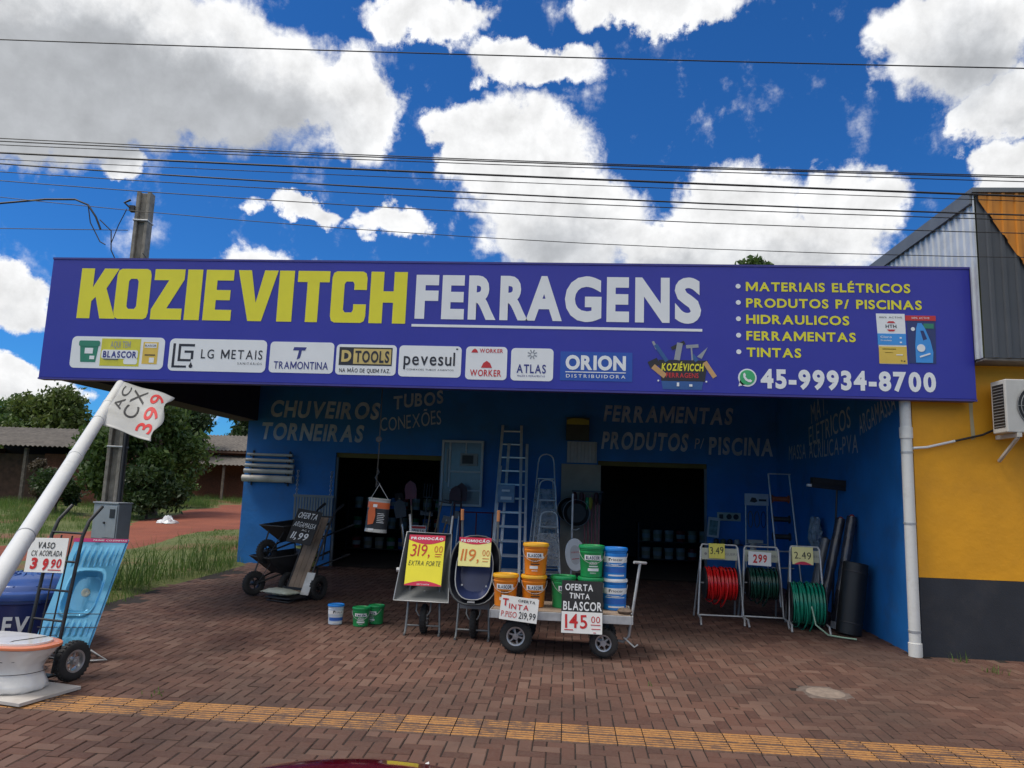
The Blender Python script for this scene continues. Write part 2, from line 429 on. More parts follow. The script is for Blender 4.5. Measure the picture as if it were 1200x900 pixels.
# one sheet of ground to the horizon: grass and bare red earth
mg, nt, b = nodes_mat('grassy_earth'); a1 = nnoise(nt, .35, 7, .6); a2 = nnoise(nt, 6, 6, .65); a3 = nnoise(nt, 60, 4)
gr = nmix(nt, nrange(nt, a2, .3, .7), (.07, .10, .022), (.15, .16, .05))
ea = nmix(nt, nrange(nt, a3, .3, .7), (.15, .062, .034), (.25, .115, .065))
nt.links.new(nmix(nt, nrange(nt, a1, .52, .66), gr, ea), b.inputs['Base Color']); b.inputs['Roughness'].default_value = .95; nbump(nt, b, a3, .7, .03)
def ground_z(x, y):
    z = gz(min(max(y, 3.9), 70)) if y > 3.9 else -.03
    if y > 70: z += (y-70)*.004
    if x < -6.8 and y > 4.2: z += .05*math.sin(x*.9+y*.5)*min(1, (-6.8-x)/2)+.015
    return z-.02
def build_ground():
    xs = sorted(set(list(np.linspace(-60, 30, 91))+[-2500, -1200, -500, -250, -120, 60, 140, 300, 700, 1500, 2500]))
    ys = sorted(set([-2000, -800, -300, -100, -30, -13, 3.85, 4.1]+list(np.linspace(5, 70, 66))+[85, 110, 150, 220, 350, 600, 1000, 1800, 3000]))
    V = [(x, y, ground_z(x, y)-(.18 if (-6.8 < x < 14.1 and y > 3.9 and y < 24) else 0)) for y in ys for x in xs]; n = len(xs)
    F = [(j*n+i, j*n+i+1, (j+1)*n+i+1, (j+1)*n+i) for j in range(len(ys)-1) for i in range(n-1)]
    m = MB(); m.V = V; m.F = F; m.M = [0]*len(F); tag(m.build('ground', mg, smooth=60), kind='structure')
build_ground()
# red dirt lane beside the shop
md, nt, b = nodes_mat('red_dirt'); d1 = nnoise(nt, .8, 7, .6); d2 = nnoise(nt, 25, 6, .6)
dc = nmix(nt, nrange(nt, d1, .35, .7), (.26, .070, .034), (.17, .045, .022))
nt.links.new(nmix(nt, nrange(nt, d2, .55, .8, 0, .6), dc, (.30, .12, .065)), b.inputs['Base Color']); b.inputs['Roughness'].default_value = .95; nbump(nt, b, d2, .8, .03)
def lane_edges(y):
    near = -10.9+.04*(y-15)+.35*math.sin(y*.8)
    far = -13.1-.20*(y-15)+.3*math.sin(y*1.1+1)
    return near, far
m = MB(); V = []; F = []; K = 9
ys = list(np.linspace(4.0, 60, 90))
for y in ys:
    a, c = lane_edges(y)
    for k in range(K+1):
        x = a+(c-a)*k/K; V.append((x, y, ground_z(x, y)+.03-.035*abs(k/K*2-1)**4-.02*math.exp(-((k/K-.3)/.08)**2)-.02*math.exp(-((k/K-.7)/.08)**2)))
for j in range(len(ys)-1):
    for k in range(K): F.append((j*(K+1)+k+1, j*(K+1)+k, (j+1)*(K+1)+k, (j+1)*(K+1)+k+1))
m.add(V, F); tag(m.build('dirt_road', md, smooth=60), kind='structure')
# grass blades and weeds
mgr, nt, b = nodes_mat('grass_blade'); geo = N(nt, 'ShaderNodeNewGeometry'); p = nnoise(nt, .8, 4)
gc = ramp(nt, geo.outputs['Random Per Island'], [(0, (.055, .13, .018)), (.5, (.10, .20, .03)), (.85, (.15, .23, .05)), (1, (.24, .25, .10))])
nt.links.new(nmix(nt, nrange(nt, p, .4, .65), gc, (.14, .21, .05), 'MIX'), b.inputs['Base Color']); b.inputs['Roughness'].default_value = .6
b.inputs['Subsurface Weight'].default_value = 0
def translucent(nt, b, k):
    ms = N(nt, 'ShaderNodeMixShader'); tr = N(nt, 'ShaderNodeBsdfTranslucent'); out = nt.nodes['Material Output']; ms.inputs[0].default_value = k
    src = b.inputs['Base Color'].links[0].from_socket; nt.links.new(src, tr.inputs[0]); nt.links.new(b.outputs[0], ms.inputs[1]); nt.links.new(tr.outputs[0], ms.inputs[2]); nt.links.new(ms.outputs[0], out.inputs[0])
translucent(nt, b, .42)
def blades(name, pts, hs, wid, mat_, lean=.5):
    n = len(pts); pts = np.array(pts); hs = np.array(hs)
    a = rng.uniform(0, 2*np.pi, n); dx = np.cos(a); dy = np.sin(a)
    la = rng.uniform(0, 2*np.pi, n); ll = rng.uniform(.1, lean, n)*hs
    w = wid*rng.uniform(.6, 1.3, n)
    V = np.zeros((n, 5, 3)); 
    V[:, 0] = pts-np.c_[dx*w, dy*w, np.zeros(n)]; V[:, 1] = pts+np.c_[dx*w, dy*w, np.zeros(n)]
    mid = pts+np.c_[np.cos(la)*ll*.35, np.sin(la)*ll*.35, hs*.6]
    V[:, 2] = mid+np.c_[dx*w*.7, dy*w*.7, np.zeros(n)]; V[:, 3] = mid-np.c_[dx*w*.7, dy*w*.7, np.zeros(n)]
    V[:, 4] = pts+np.c_[np.cos(la)*ll, np.sin(la)*ll, hs]
    base = (np.arange(n)*5)[:, None]
    F = [tuple(q) for q in (base+np.array([0, 1, 2, 3])).tolist()]+[tuple(q) for q in (base+np.array([3, 2, 4])).tolist()]
    m = MB(); m.V = V.reshape(-1, 3).tolist(); m.F = F; m.M = [0]*len(F)
    return m.build(name, mat_)
def clump_noise(x, y): return math.sin(x*1.3+.7*math.sin(y*.9))*math.sin(y*1.1+.8*math.sin(x*.7))+.5*math.sin(x*3.1+1)*math.sin(y*2.7)
pts = []; hs = []
while len(pts) < 110000:
    y = 5+ (random.random()**1.35)*40; x = random.uniform(-26-.5*max(0, y-20), -6.55)
    if y < 15.9:
        if x > -6.75-.2*math.sin(y*2.1): continue
    elif x > -6.9: continue
    a, c = lane_edges(y)
    if c+.15*math.sin(y*5) < x < a+.15*math.sin(y*6): continue
    cn = clump_noise(x, y)
    if random.random() > .42+.45*cn: continue
    h = random.uniform(.05, .13)*(1+.5*max(0, cn))*(.5 if a-.2 < x < -8.6 and y > 12 else 1)
    if a < x and x > -8.6 and 10 < y < 19: h *= random.uniform(.6, 1.5)*(.7+.5*max(0, cn))
    if x < c and y > 22: h *= 1.6
    if y > 30: h *= 1.5
    pts.append((x, y, ground_z(x, y)-.01)); hs.append(h)
tag(blades('grass', pts, hs, .006, mgr), 'short and knee-high green grass beside the red dirt lane', 'grass', kind='stuff')

# ------------------------------------------------------------------ trees and bushes
def leaf_mat(name, c0, c1):
    m_, nt, b = nodes_mat(name); geo = N(nt, 'ShaderNodeNewGeometry'); p = nnoise(nt, .9, 4)
    g = ramp(nt, geo.outputs['Random Per Island'], [(0, c0), (1, c1)])
    nt.links.new(nmix(nt, nrange(nt, p, .35, .65, 0, .5), g, tuple(x*.65 for x in c0)), b.inputs['Base Color']); b.inputs['Roughness'].default_value = .55; translucent(nt, b, .35)
    return m_
leaf_a = leaf_mat('leaf_green', (.045, .100, .018), (.125, .195, .042)); leaf_b = leaf_mat('leaf_yellow_green', (.07, .115, .02), (.16, .20, .05))
leaf_c = leaf_mat('leaf_dark', (.022, .050, .013), (.06, .105, .026)); leaf_d = leaf_mat('leaf_dry', (.07, .055, .035), (.14, .11, .07))
bark = mat('bark', (.10, .075, .055), .95, var=.4, scale=12, bump=.8)
def tree(name, label, cat, x, y, h, rx, leaf, n=9000, ls=.12, base=.25, z=None, group=None, lobes=11, trunk_r=.14):
    z = ground_z(x, y) if z is None else z
    t = thing(name, label, cat, (x, y, z), random.uniform(0, 6), group)
    rnd = random.Random(hash((round(x, 2), round(y, 2))) & 0xffff)
    L = []
    for i in range(lobes):
        a = rnd.uniform(0, 6.28); q = rnd.random()**.6; zz = base*h+(1-base)*h*rnd.random()**.8
        wr = rx*(1-.55*max(0, (zz/h-.55)/.45))*.72
        L.append((math.cos(a)*q*wr, math.sin(a)*q*wr, zz*.92, rnd.uniform(.20, .52)*rx))
    m = MB(); m.tube([(0, 0, -.15), (.04*h*.3, 0, .25*h), (.02, .05, .55*h)], [trunk_r, trunk_r*.75, trunk_r*.4], 8)
    for l in L:
        s0 = Vector((0.02, 0, h*rnd.uniform(.15, .4))); e = Vector(l[:3]); mid = (s0+e)/2+Vector((0, 0, .1*h*rnd.random()))
        m.tube([s0, mid, e], [trunk_r*.42, trunk_r*.25, .012], 5)
    m.build('trunk', bark, t, smooth=60)
    k = len(L); idx = rng.integers(0, k, n); La = np.array(L)
    d = rng.normal(size=(n, 3)); d /= np.linalg.norm(d, axis=1)[:, None]
    rr = rng.random(n)**.45*(1+.25*rng.normal(size=n)*.6)
    c = La[idx, :3]+d*(rr*La[idx, 3])[:, None]*np.array([1, 1, .78])
    c[:, 2] = np.maximum(c[:, 2], .05)
    u = rng.normal(size=(n, 3)); u /= np.linalg.norm(u, axis=1)[:, None]; w = np.cross(u, rng.normal(size=(n, 3))); w /= np.linalg.norm(w, axis=1)[:, None]
    s1 = ls*rng.uniform(.45, 1.8, n)[:, None]; s2 = s1*.5
    V = np.stack([c-u*s1, c+w*s2, c+u*s1, c-w*s2], 1).reshape(-1, 3)
    b_ = (np.arange(n)*4)[:, None]
    m = MB(); m.V = V.tolist(); m.F = [tuple(q) for q in (b_+np.arange(4)).tolist()]; m.M = [0]*n
    m.build('crown', leaf, t)
    return t
tree('leafy_tree', 'dense green tree standing behind the concrete utility pole and meter box', 'tree', -16.3, 28.5, 5.5, 2.6, leaf_a, 27200, 0.089, .18, trunk_r=.2)
tree('leafy_tree', 'tall yellow-green tree rising over the rusty shed roof at the far left', 'tree', -33.5, 45, 6.6, 3.4, leaf_b, 18700, 0.126, .3, trunk_r=.25)
tree('leafy_tree', 'thin-crowned tree between the far left tree and the white pipe brace', 'tree', -27.6, 47, 6.2, 2.6, leaf_a, 11050, 0.126, .35, trunk_r=.2)
tree('leafy_tree', 'dark tree behind the gap between shed and dense roadside tree', 'tree', -24.2, 44, 6.0, 2.6, leaf_c, 15300, 0.118, .25, trunk_r=.2)
tree('leafy_tree', 'yellow-green tree behind the roof beside the blue shop wall', 'tree', -24.5, 66, 6.6, 3.5, leaf_b, 13600, 0.163, .25, trunk_r=.25)
tree('leafy_tree', 'dark far tree whose crown meets the black canopy edge', 'tree', -28.5, 64, 7.2, 3.4, leaf_c, 13600, 0.163, .25, trunk_r=.25)
tree('leafy_tree', 'far tree at the left frame edge beyond the shed', 'tree', -43, 56, 6.4, 4.2, leaf_a, 13600, 0.148, .25, trunk_r=.25)
tree('leafy_tree', 'tree behind the shop showing only its leafy tips above the sign', 'tree', 8.2, 36, 13.5, 3.0, leaf_a, 8500, 0.126, .5, z=.9, trunk_r=.25, lobes=14)
tree('bush', 'dark bushy shrub under the dense tree beside the dirt lane', 'bush', -15.6, 26.9, 1.7, 1.5, leaf_c, 10200, 0.067, .1, trunk_r=.05)
tree('bush', 'green shrub in front of the low house beside the blue shop wall', 'bush', -18.0, 33.5, 1.5, 1.2, leaf_a, 7650, 0.067, .1, trunk_r=.05)
tree('bush', 'low dark shrub in front of the shed beside the leaning white pipe', 'bush', -19.6, 27.5, 1.5, 1.3, leaf_c, 7650, 0.059, .1, trunk_r=.05)
tree('dry_bush', 'dry brown climbing bush against the open shed', 'bush', -23.4, 31.5, 3.0, .75, leaf_d, 4420, 0.052, .05, trunk_r=.05)
# ------------------------------------------------------------------ weeds along the paving edge and in joints
def weed(x, y, label, n=26, h=.5, r=.12, cat='weed', group=None, wide=.008):
    t = thing('weed_tuft', label, cat, (x, y, ground_z(x, y)+.01 if x < -6.5 else gz(y)), 0, group)
    p = [(random.gauss(0, r), random.gauss(0, r), 0) for _ in range(n)]
    o = blades('leaf_blades', p, [h*random.uniform(.5, 1.1) for _ in range(n)], wide, mgr, .8); o.parent = t
    return t
weed(-6.78, 10.6, 'weed tuft at the paving edge right beside the blue-wrapped sink', 40, .42, .14)
weed(-7.25, 12.3, 'tall weed tuft behind the meter box pole at the paving edge', 70, .7, .22)
weed(-7.2, 14.4, 'tall weed tuft growing against the corner of the blue wall', 90, .75, .25)
weed(-7.4, 13.4, 'tall weed tuft in the middle of the paving edge between pole and wall', 80, .7, .25)
weed(4.75, 9.7, 'thin weed growing at the foot of the dark grey wall base', 10, .16, .05, wide=.005)
weed(4.9, 9.2, 'small weed in the paving joints near the white downpipe', 14, .12, .06, wide=.005)
weed(.9, 7.9, 'tiny weed sprig in the paving in front of the cart', 4, .06, .02, wide=.004)
weed(-3.65, 6.75, 'small flat green weed beside the yellow guide strip', 12, .035, .05, wide=.006)
# ------------------------------------------------------------------ low houses beyond the lane
plank = mat('shed_plank', (.10, .055, .035), .9, var=.4, scale=5, bump=.5, dirt=(.03, .025, .02))
brickw = mat('shed_brick', (.22, .085, .05), .9, var=.3, scale=14, bump=.5, dirt=(.07, .04, .03))
corr = mat('fibre_cement', (.145, .128, .110), .9, var=.25, scale=3, bump=.3, dirt=(.075, .065, .06), dscale=1.2, damt=.8)
dark = mat('interior_shade', (.012, .011, .010), .95, var=.3)
wood_g = mat('grey_wood', (.17, .14, .115), .85, var=.35, scale=8, bump=.5, dirt=(.07, .055, .045))
def corrugated(m, p0, p1, p2, p3, n=40, amp=.03, th=.012):
    """wavy sheet, waves run along p0->p1 and slope along p0->p3"""
    p0, p1, p2, p3 = map(Vector, (p0, p1, p2, p3)); nn = (p1-p0).cross(p3-p0).normalized(); V = []
    for lay in (0, th):
        for i in range(n*4+1):
            t = i/(n*4); w = nn*(amp*math.sin(t*n*2*math.pi)+lay)
            V.append(p0.lerp(p1, t)+w); V.append(p3.lerp(p2, t)+w)
    k = n*4+1; F = []
    for i in range(k-1):
        a = 2*i; F.append((a, a+2, a+3, a+1)); bq = 2*(k+i); F.append((bq+1, bq+3, bq+2, bq))
        F.append((a, bq, bq+2, a+2)); F.append((a+1, a+3, bq+3, bq+1))
    m.add(V, F)
def shed():
    x0, x1, y0, y1 = -31.5, -21.6, 33, 39.5; z = .85
    t = thing('open_shed', 'low brick shed with grey corrugated roof and dark open front beyond the dirt lane', 'shed', (0, 0, 0))
    m = MB(); m.box(x0, y1-.15, z-.4, x1, y1, z+3.0); m.box(x0, y0+1.5, z-.4, x0+.15, y1-.15, z+2.7); m.box(x1-.15, y0+1.5, z-.4, x1, y1-.15, z+2.7)
    m.box(-25.4, y0+1.4, z-.4, x1-.15, y0+1.55, z+2.35); m.build('wall', brickw, t)
    m = MB(); m.box(-28, y0+1.45, z-.4, -25.4, y0+1.5, z+2.3); m.build('plank_panel', plank, t)
    for x in (x0+.1, -28.1, -25.5, x1-.1): MB().box(x-.07, y0+.2, z-.4, x+.07, y0+.34, z+2.55).build('post', wood_g, t)
    m = MB(); corrugated(m, (x0-.5, y0-.5, z+2.62), (x1+.6, y0-.5, z+2.62), (x1+.6, y1-2.4, z+3.75), (x0-.5, y1-2.4, z+3.75), 46, .035); m.build('roof', corr, t, smooth=60)
    m = MB(); corrugated(m, (x0-.5, y1-2.4, z+3.75), (x1+.6, y1-2.4, z+3.75), (x1+.6, y1+.8, z+2.8), (x0-.5, y1+.8, z+2.8), 46, .035); m.build('roof', corr, t, smooth=60)
    for i in range(3): MB().box(-30.6, y0+1-.05*i, z+.55+.28*i, -28.6, y0+1.05-.05*i, z+.65+.28*i).build('rail', wood_g, t)
    m = MB(); m.add([(x0, y1-.2, z-.3), (x1-.2, y1-.2, z-.3), (x1-.2, y1-.2, z+2.9), (x0, y1-.2, z+2.9)], [(0, 1, 2, 3)]); m.build('shade_sheet', dark, t)  # near-black sheet before the back wall paints in the shed's inner shade
shed()
def low_house():
    x0, x1, y0, y1 = -24.5, -15.4, 44, 51; z = 1.1
    t = thing('low_house', 'small weathered house with corrugated porch roof next to the blue shop wall', 'house', (0, 0, 0))
    m = MB(); m.box(x0, y0+2, z-.4, x1, y0+2.2, z+3.1); m.box(x1-.2, y0+2.2, z-.4, x1, y1, z+3.1); m.box(x0, y0+2.2, z-.4, x0+.2, y1, z+3.1); m.build('wall', brickw, t)
    m = MB(); m.box(-19.4, y0+1.94, z, -16.6, y0+2-.003, z+2.2); m.build('doorway', dark, t)  # dark slab on the unbroken wall, its colour standing for a shaded opening
    m = MB(); corrugated(m, (x0-.5, y0+1.0, z+3.0), (x1+.6, y0+1.0, z+3.0), (x1+.6, y0+5, z+4.2), (x0-.5, y0+5, z+4.2), 40, .035); m.build('roof', corr, t, smooth=60)
    m = MB(); corrugated(m, (x0-.5, y0-1.0, z+2.05), (-17.4, y0-1.0, z+2.05), (-17.4, y0+1.9, z+2.75), (x0-.5, y0+1.9, z+2.75), 30, .03); m.build('porch_roof', corr, t, smooth=60)
    for x in (x0, -20.6, -17.6): MB().box(x-.06, y0-.7, z-.4, x+.06, y0-.58, z+2.05).build('post', wood_g, t)
    MB().box(x0-.4, y0+.95, z+2.84, x1+.5, y0+1.05, z+2.95).build('fascia', plank, t)
low_house()

# ------------------------------------------------------------------ the shop
blue = mat('blue_wall_paint', (.014, .165, .50), .62, var=.13, scale=2, bump=.5, bscale=11, dirt=(.035, .12, .30), dscale=2.2, damt=.6)
blue_d = mat('ceiling_board', (.03, .03, .045), .9, var=.2)
white_p = mat('white_paint', (.74, .75, .76), .6, var=.05, scale=12)
chalk = mat('worn_white_paint', (.46, .52, .62), .75, var=.22, scale=6, dirt=(.22, .27, .38), dscale=7, damt=.5)
steel_d = mat('dark_steel', (.05, .05, .055), .5, .6, var=.2)
alu = mat('aluminium', (.70, .71, .72), .38, .45, var=.1, scale=10)
galv = mat('galvanised_steel', (.46, .465, .47), .45, .45, var=.18, scale=9)
black = mat('black_paint', (.018, .018, .020), .5, var=.25, scale=8)
rubber = mat('rubber', (.020, .020, .021), .8, var=.3, scale=14, bump=.25, dirt=(.07, .05, .04), damt=.35)
zc = 4.62; WY = 15.9; DL = (-5.05, -2.70); DR = (.64, 2.92); DZ = 2.82; WX0 = -7.08; SX = 4.35
shop = thing('shop_building', 'blue hardware shop with deep open porch and two dark roll-up doorways under the long sign', 'building', (0, 0, 0))
m = MB(); g0 = .15
for a, c in ((WX0, DL[0]), (DL[1], DR[0]), (DR[1], SX+.1)): m.box(a, WY, g0, c, WY+.2, DZ)
m.box(WX0, WY, DZ, SX+.1, WY+.2, zc); m.build('wall', blue, shop)
m = MB(); m.box(SX, 9.98, .05, SX+.10, WY, zc); m.build('side_wall', blue, shop)
m = MB(); m.box(-6.88, 9.86, zc, SX+.1, WY+.2, zc+.1); m.build('roof', blue_d, shop)
m = MB(); m.box(-7.41, 9.86, 3.47, -6.88, WY+.2, 3.53); m.box(-6.93, 9.86, 3.53, -6.88, WY, zc); m.box(-7.41, 9.86, 3.53, -7.36, WY+.2, 3.75); m.build('eave_soffit', blue_d, shop)
for (a, c) in (DL, DR):
    m = MB(); m.box(a-.0, WY+.06, DZ-.10, c, WY+.16, DZ); m.build('door_header', mat('dusty_yellow', (.16, .12, .03), .8), shop)
    for x in (a, c-.05): MB().box(x, WY+.03, gz(WY), x+.05, WY+.10, DZ-.10).build('door_jamb', mat('grey_jamb', (.16, .18, .20), .6), shop)
# interior room
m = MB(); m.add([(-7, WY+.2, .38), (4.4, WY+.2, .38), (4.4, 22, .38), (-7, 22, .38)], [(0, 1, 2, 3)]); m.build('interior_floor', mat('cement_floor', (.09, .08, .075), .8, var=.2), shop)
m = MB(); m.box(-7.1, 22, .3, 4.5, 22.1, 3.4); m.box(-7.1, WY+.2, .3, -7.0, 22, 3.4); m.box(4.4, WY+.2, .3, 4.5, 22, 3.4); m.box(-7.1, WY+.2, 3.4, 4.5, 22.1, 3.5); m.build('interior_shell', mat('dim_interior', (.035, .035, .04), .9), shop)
# painted words on the walls
def wall_words(name, st, x0, x1, z0, h, off=.035, shear=.12, jit=.03, slope=0., mt_=chalk):
    m = MB(); o = Vector((x0, WY-.004, z0)); r = Vector((1, 0, slope))
    m.text(st, (x1-x0)-shear*h, h, plane(o, r, Vector((-slope, 0, 1))), off, shear, jit); return m.build(name, mt_, shop)
wall_words('lettering', 'CHUVEIROS', -6.62, -4.12, 3.56, .38)
wall_words('lettering', 'TORNEIRAS', -6.80, -4.45, 3.06, .38)
wall_words('lettering', 'TUBOS', -3.84, -2.70, 3.80, .30, .03, .1, .06, .14)
wall_words('lettering', 'CONEXÕES', -4.10, -2.72, 3.30, .30, .0, .1, .05, .16)
wall_words('lettering', 'FERRAMENTAS', .74, 3.48, 3.66, .36)
wall_words('lettering', 'PRODUTOS', .70, 2.55, 3.07, .38)
wall_words('lettering', 'P/', 2.66, 2.86, 3.14, .22, .0)
wall_words('lettering', 'PISCINA', 2.95, 4.30, 3.02, .38, .035, .06)
def side_words(st, ya, yb, za, zb, h, off=.0, jit=.04):
    o = Vector((SX-.004, ya, za)); d = Vector((0, yb-ya, zb-za)); w = d.length; d.normalize()
    m = MB(); m.text(st, w, h, plane(o, d, Vector((0, d.z, -d.y))), off, .05, jit); m.build('lettering', chalk, shop)
side_words('MAT.', 13.6, 12.75, 3.50, 3.58, .36)
side_words('ELÉTRICOS', 13.75, 11.75, 3.10, 3.26, .34)
side_words('MASSA ACRÍLICA-PVA', 15.0, 11.5, 2.90, 2.86, .28)
side_words('ARGAMASSA', 11.40, 10.15, 3.10, 3.34, .30)
# ------------------------------------------------------------------ neighbouring yellow building
yel = mat('yellow_wall_paint', (.82, .365, .010), .65, var=.10, scale=2, bump=.5, bscale=12, dirt=(.55, .25, .02), dscale=1.9, damt=.28)
grey_b = mat('dark_grey_paint', (.026, .029, .038), .7, var=.15, scale=3, bump=.2, dirt=(.09, .075, .065), dscale=2, damt=.3)
clad_g = mat('grey_cladding', (.075, .08, .09), .45, .2, var=.12, scale=2)
clad_o = mat('orange_cladding', (.60, .22, .015), .45, .1, var=.10, scale=2)
clad_l = mat('pale_cladding', (.52, .54, .56), .5, .4, var=.18, scale=2, dirt=(.2, .2, .2), damt=.4)
nb_ = thing('neighbour_building', 'yellow and dark grey building with corrugated parapet at the right edge', 'building', (0, 0, 0))
NX = 4.455; PX = 5.17; PY = 9.55
m = MB(); m.box(NX, 9.95, 1.20, 15, 10.15, 4.05); m.box(NX, 10.15, 0, NX+.05, 22, 4.05); m.build('wall', yel, nb_)
m = MB(); m.box(NX, 9.944, 0, 15, 10.15, 1.197); m.build('wall_base', grey_b, nb_)
def trapez(m, p0, p1, z0f, z1f, nrm, pitch=.165, d=.022):
    """vertical ribbed cladding from p0 to p1; z0f/z1f give the bottom and top height at t in 0..1"""
    p0 = Vector(p0); p1 = Vector(p1); L = (p1-p0).length; n = int(L/pitch); V = []; F = []; nrm = Vector(nrm); k = 0
    for i in range(n+1):
        for (a, h) in ((0, 0), (.62, 0), (.70, 1), (.92, 1)):
            t = min(1, (i+a)*pitch/L); q = p0.lerp(p1, t)+nrm*d*h
            V.append((q.x, q.y, z0f(t))); V.append((q.x, q.y, z1f(t))); k += 1
    for i in range(k-1): F.append((2*i, 2*i+2, 2*i+3, 2*i+1))
    m.add(V, F)
m = MB(); trapez(m, (PX+.02, PY, 0), (15, PY, 0), lambda t: 3.96, lambda t: 6.12, (0, -1, 0)); m.build('parapet_cladding', clad_g, nb_)
# orange band laid diagonally over the grey sheets
m = MB(); Lx = 15-PX-.02
trapez(m, (PX+.04, PY-.03, 0), (15, PY-.03, 0), lambda t: max(4.4, 6.02-1.68*(t*Lx)), lambda t: 6.118, (0, -1, 0)); m.build('orange_panel', clad_o, nb_)
m = MB(); trapez(m, (PX, 24, 0), (PX, PY, 0), lambda t: 3.96, lambda t: 6.12, (-1, 0, 0)); m.build('side_cladding', clad_l, nb_)
m = MB(); m.box(PX-.05, PY-.07, 6.12, 15, 24, 6.18); m.box(PX-.055, PY+.0, 5.99, PX-.03, 24, 6.12); m.build('parapet_cap', mat('cap_flashing', (.16, .17, .18), .5, .5), nb_)
m = MB(); m.box(PX+.01, PY+.01, 3.93, 15, 9.95, 3.96); m.build('soffit', mat('soffit_board', (.20, .18, .16), .8, dirt=(.08, .06, .05)), nb_)
m = MB(); m.fill([[(0, 0), (.05, .03), (.035, .35), (.06, .8), (.03, .83), (-.01, .5)]], (5.18, 9.946, 2.95), (1, 0, 0), (0, 0, 1)); m.build('paint_drip', mat('pale_drip', (.50, .42, .25), .8), nb_)
# ================================================================== THE LONG SHOP SIGN
sblue = mat('sign_blue', (.028, .032, .35), .38, var=.05, scale=1.2, dirt=(.05, .05, .33), dscale=.8, damt=.3, bump=.35, bscale=2.2)
syel = mat('sign_yellow', (.78, .72, .025), .4, var=.03)
swht = mat('sign_white', (.80, .82, .84), .4, var=.03)
sblk = mat('sign_black', (.02, .02, .03), .45, var=.05)
snav = mat('sign_navy', (.03, .035, .22), .45, var=.05)
sred = mat('sign_red', (.55, .03, .035), .45, var=.05)
sgrn = mat('sign_green', (.03, .22, .14), .45, var=.05)
sorg = mat('sign_orange', (.75, .25, .03), .45, var=.05)
sgry = mat('sign_grey', (.30, .32, .36), .45, var=.05)
sora = mat('sign_mid_blue', (.02, .085, .42), .4, var=.05)
ssky = mat('sign_sky_blue', (.05, .30, .75), .4, var=.05)
sgold = mat('sign_gold', (.72, .50, .08), .4, var=.05)
stan = mat('sign_tan', (.55, .33, .14), .5, var=.1)
sign = thing('shop_sign', 'long blue fascia sign with yellow and white shop name and phone number', 'shop sign', (0, 9.72, 0))
SY = 0.
m = MB(); m.box(-7.42, 0, 3.452, 5.155, .13, 5.160); sb0 = m.build('board', sblue, sign, bevel=.006)
m = MB(); m.box(-7.425, -.006, 5.162, 5.16, .135, 5.19); m.box(-7.425, -.006, 3.425, 5.16, .135, 3.45); m.build('edge_trim', mat('sign_edge', (.045, .04, .25), .5), sign)
# heavy block capitals of the shop name
def block(ch):
    t = .34
    if ch == 'K': return [[(0, 0), (t, 0), (t, .34), (.44, .43), (.60, 0), (1, 0), (.70, .60), (.98, 1), (.60, 1), (t, .62), (t, 1), (0, 1)]]
    if ch == 'O':
        c = .13; e = .05
        oc = [(c, 0), (1-c, 0), (1-c*.3, c*.25), (1, c), (1, 1-c), (1-c*.3, 1-c*.25), (1-c, 1), (c, 1), (c*.3, 1-c*.25), (0, 1-c), (0, c), (c*.3, c*.25)]
        return [oc, [(.36+e, .2), (.64-e, .2), (.64, .2+e), (.64, .8-e), (.64-e, .8), (.36+e, .8), (.36, .8-e), (.36, .2+e)]]
    if ch == 'Z': return [[(0, 0), (1, 0), (1, .22), (.50, .22), (1, .80), (1, 1), (.02, 1), (.02, .78), (.50, .78), (0, .20)]]
    if ch == 'I': return [[(0, 0), (1, 0), (1, 1), (0, 1)]]
    if ch == 'E': return [[(0, 0), (1, 0), (1, .21), (.42, .21), (.42, .40), (.92, .40), (.92, .60), (.42, .60), (.42, .79), (1, .79), (1, 1), (0, 1)]]
    if ch == 'V': return [[(.32, 0), (.66, 0), (1, 1), (.66, 1), (.49, .36), (.33, 1), (0, 1)]]
    if ch == 'T': return [[(.31, 0), (.69, 0), (.69, .78), (1, .78), (1, 1), (0, 1), (0, .78), (.31, .78)]]
    if ch == 'H': return [[(0, 0), (.36, 0), (.36, .40), (.64, .40), (.64, 0), (1, 0), (1, 1), (.64, 1), (.64, .62), (.36, .62), (.36, 1), (0, 1)]]
    if ch == 'C':
        c = .13
        return [[(c, 0), (1-c, 0), (1-c*.3, c*.25), (1, c), (1, .36), (.64, .36), (.64, .25), (.60, .2), (.41, .2), (.36, .25), (.36, .75), (.41, .8), (.60, .8), (.64, .75), (.64, .64), (1, .64), (1, 1-c), (1-c*.3, 1-c*.25), (1-c, 1), (c, 1), (c*.3, 1-c*.25), (0, 1-c), (0, c), (c*.3, c*.25)]]
NAME = [('K', -6.968, -6.40), ('O', -6.430, -5.925), ('Z', -5.885, -5.435), ('I', -5.395, -5.175), ('E', -5.125, -4.72), ('V', -4.66, -4.085), ('I', -4.065, -3.85), ('T', -3.80, -3.345), ('C', -3.31, -2.815), ('H', -2.765, -2.255)]
m = MB()
for ch, x0, x1 in NAME:
    m.fill([[(x0+(x1-x0)*p, 4.305+.728*q) for p, q in poly] for poly in block(ch)], (0, 0, 0), (1, 0, 0), (0, 0, 1), .004)
m.build('name_lettering', syel, sign)
m = MB()
for ch, x0, x1 in (('F', -2.13, -1.815), ('E', -1.765, -1.455), ('R', -1.40, -1.02), ('R', -.968, -.585), ('A', -.612, -.125), ('G', -.09, .40), ('E', .47, .768), ('N', .848, 1.303), ('S', 1.37, 1.715)):
    m.text(ch, x1-x0, .628, front(x0, 4.378, 0, .004), .047)
m.box(-2.165, -.004, 4.268, 1.73, .001, 4.303)
m.build('trade_lettering', swht, sign)
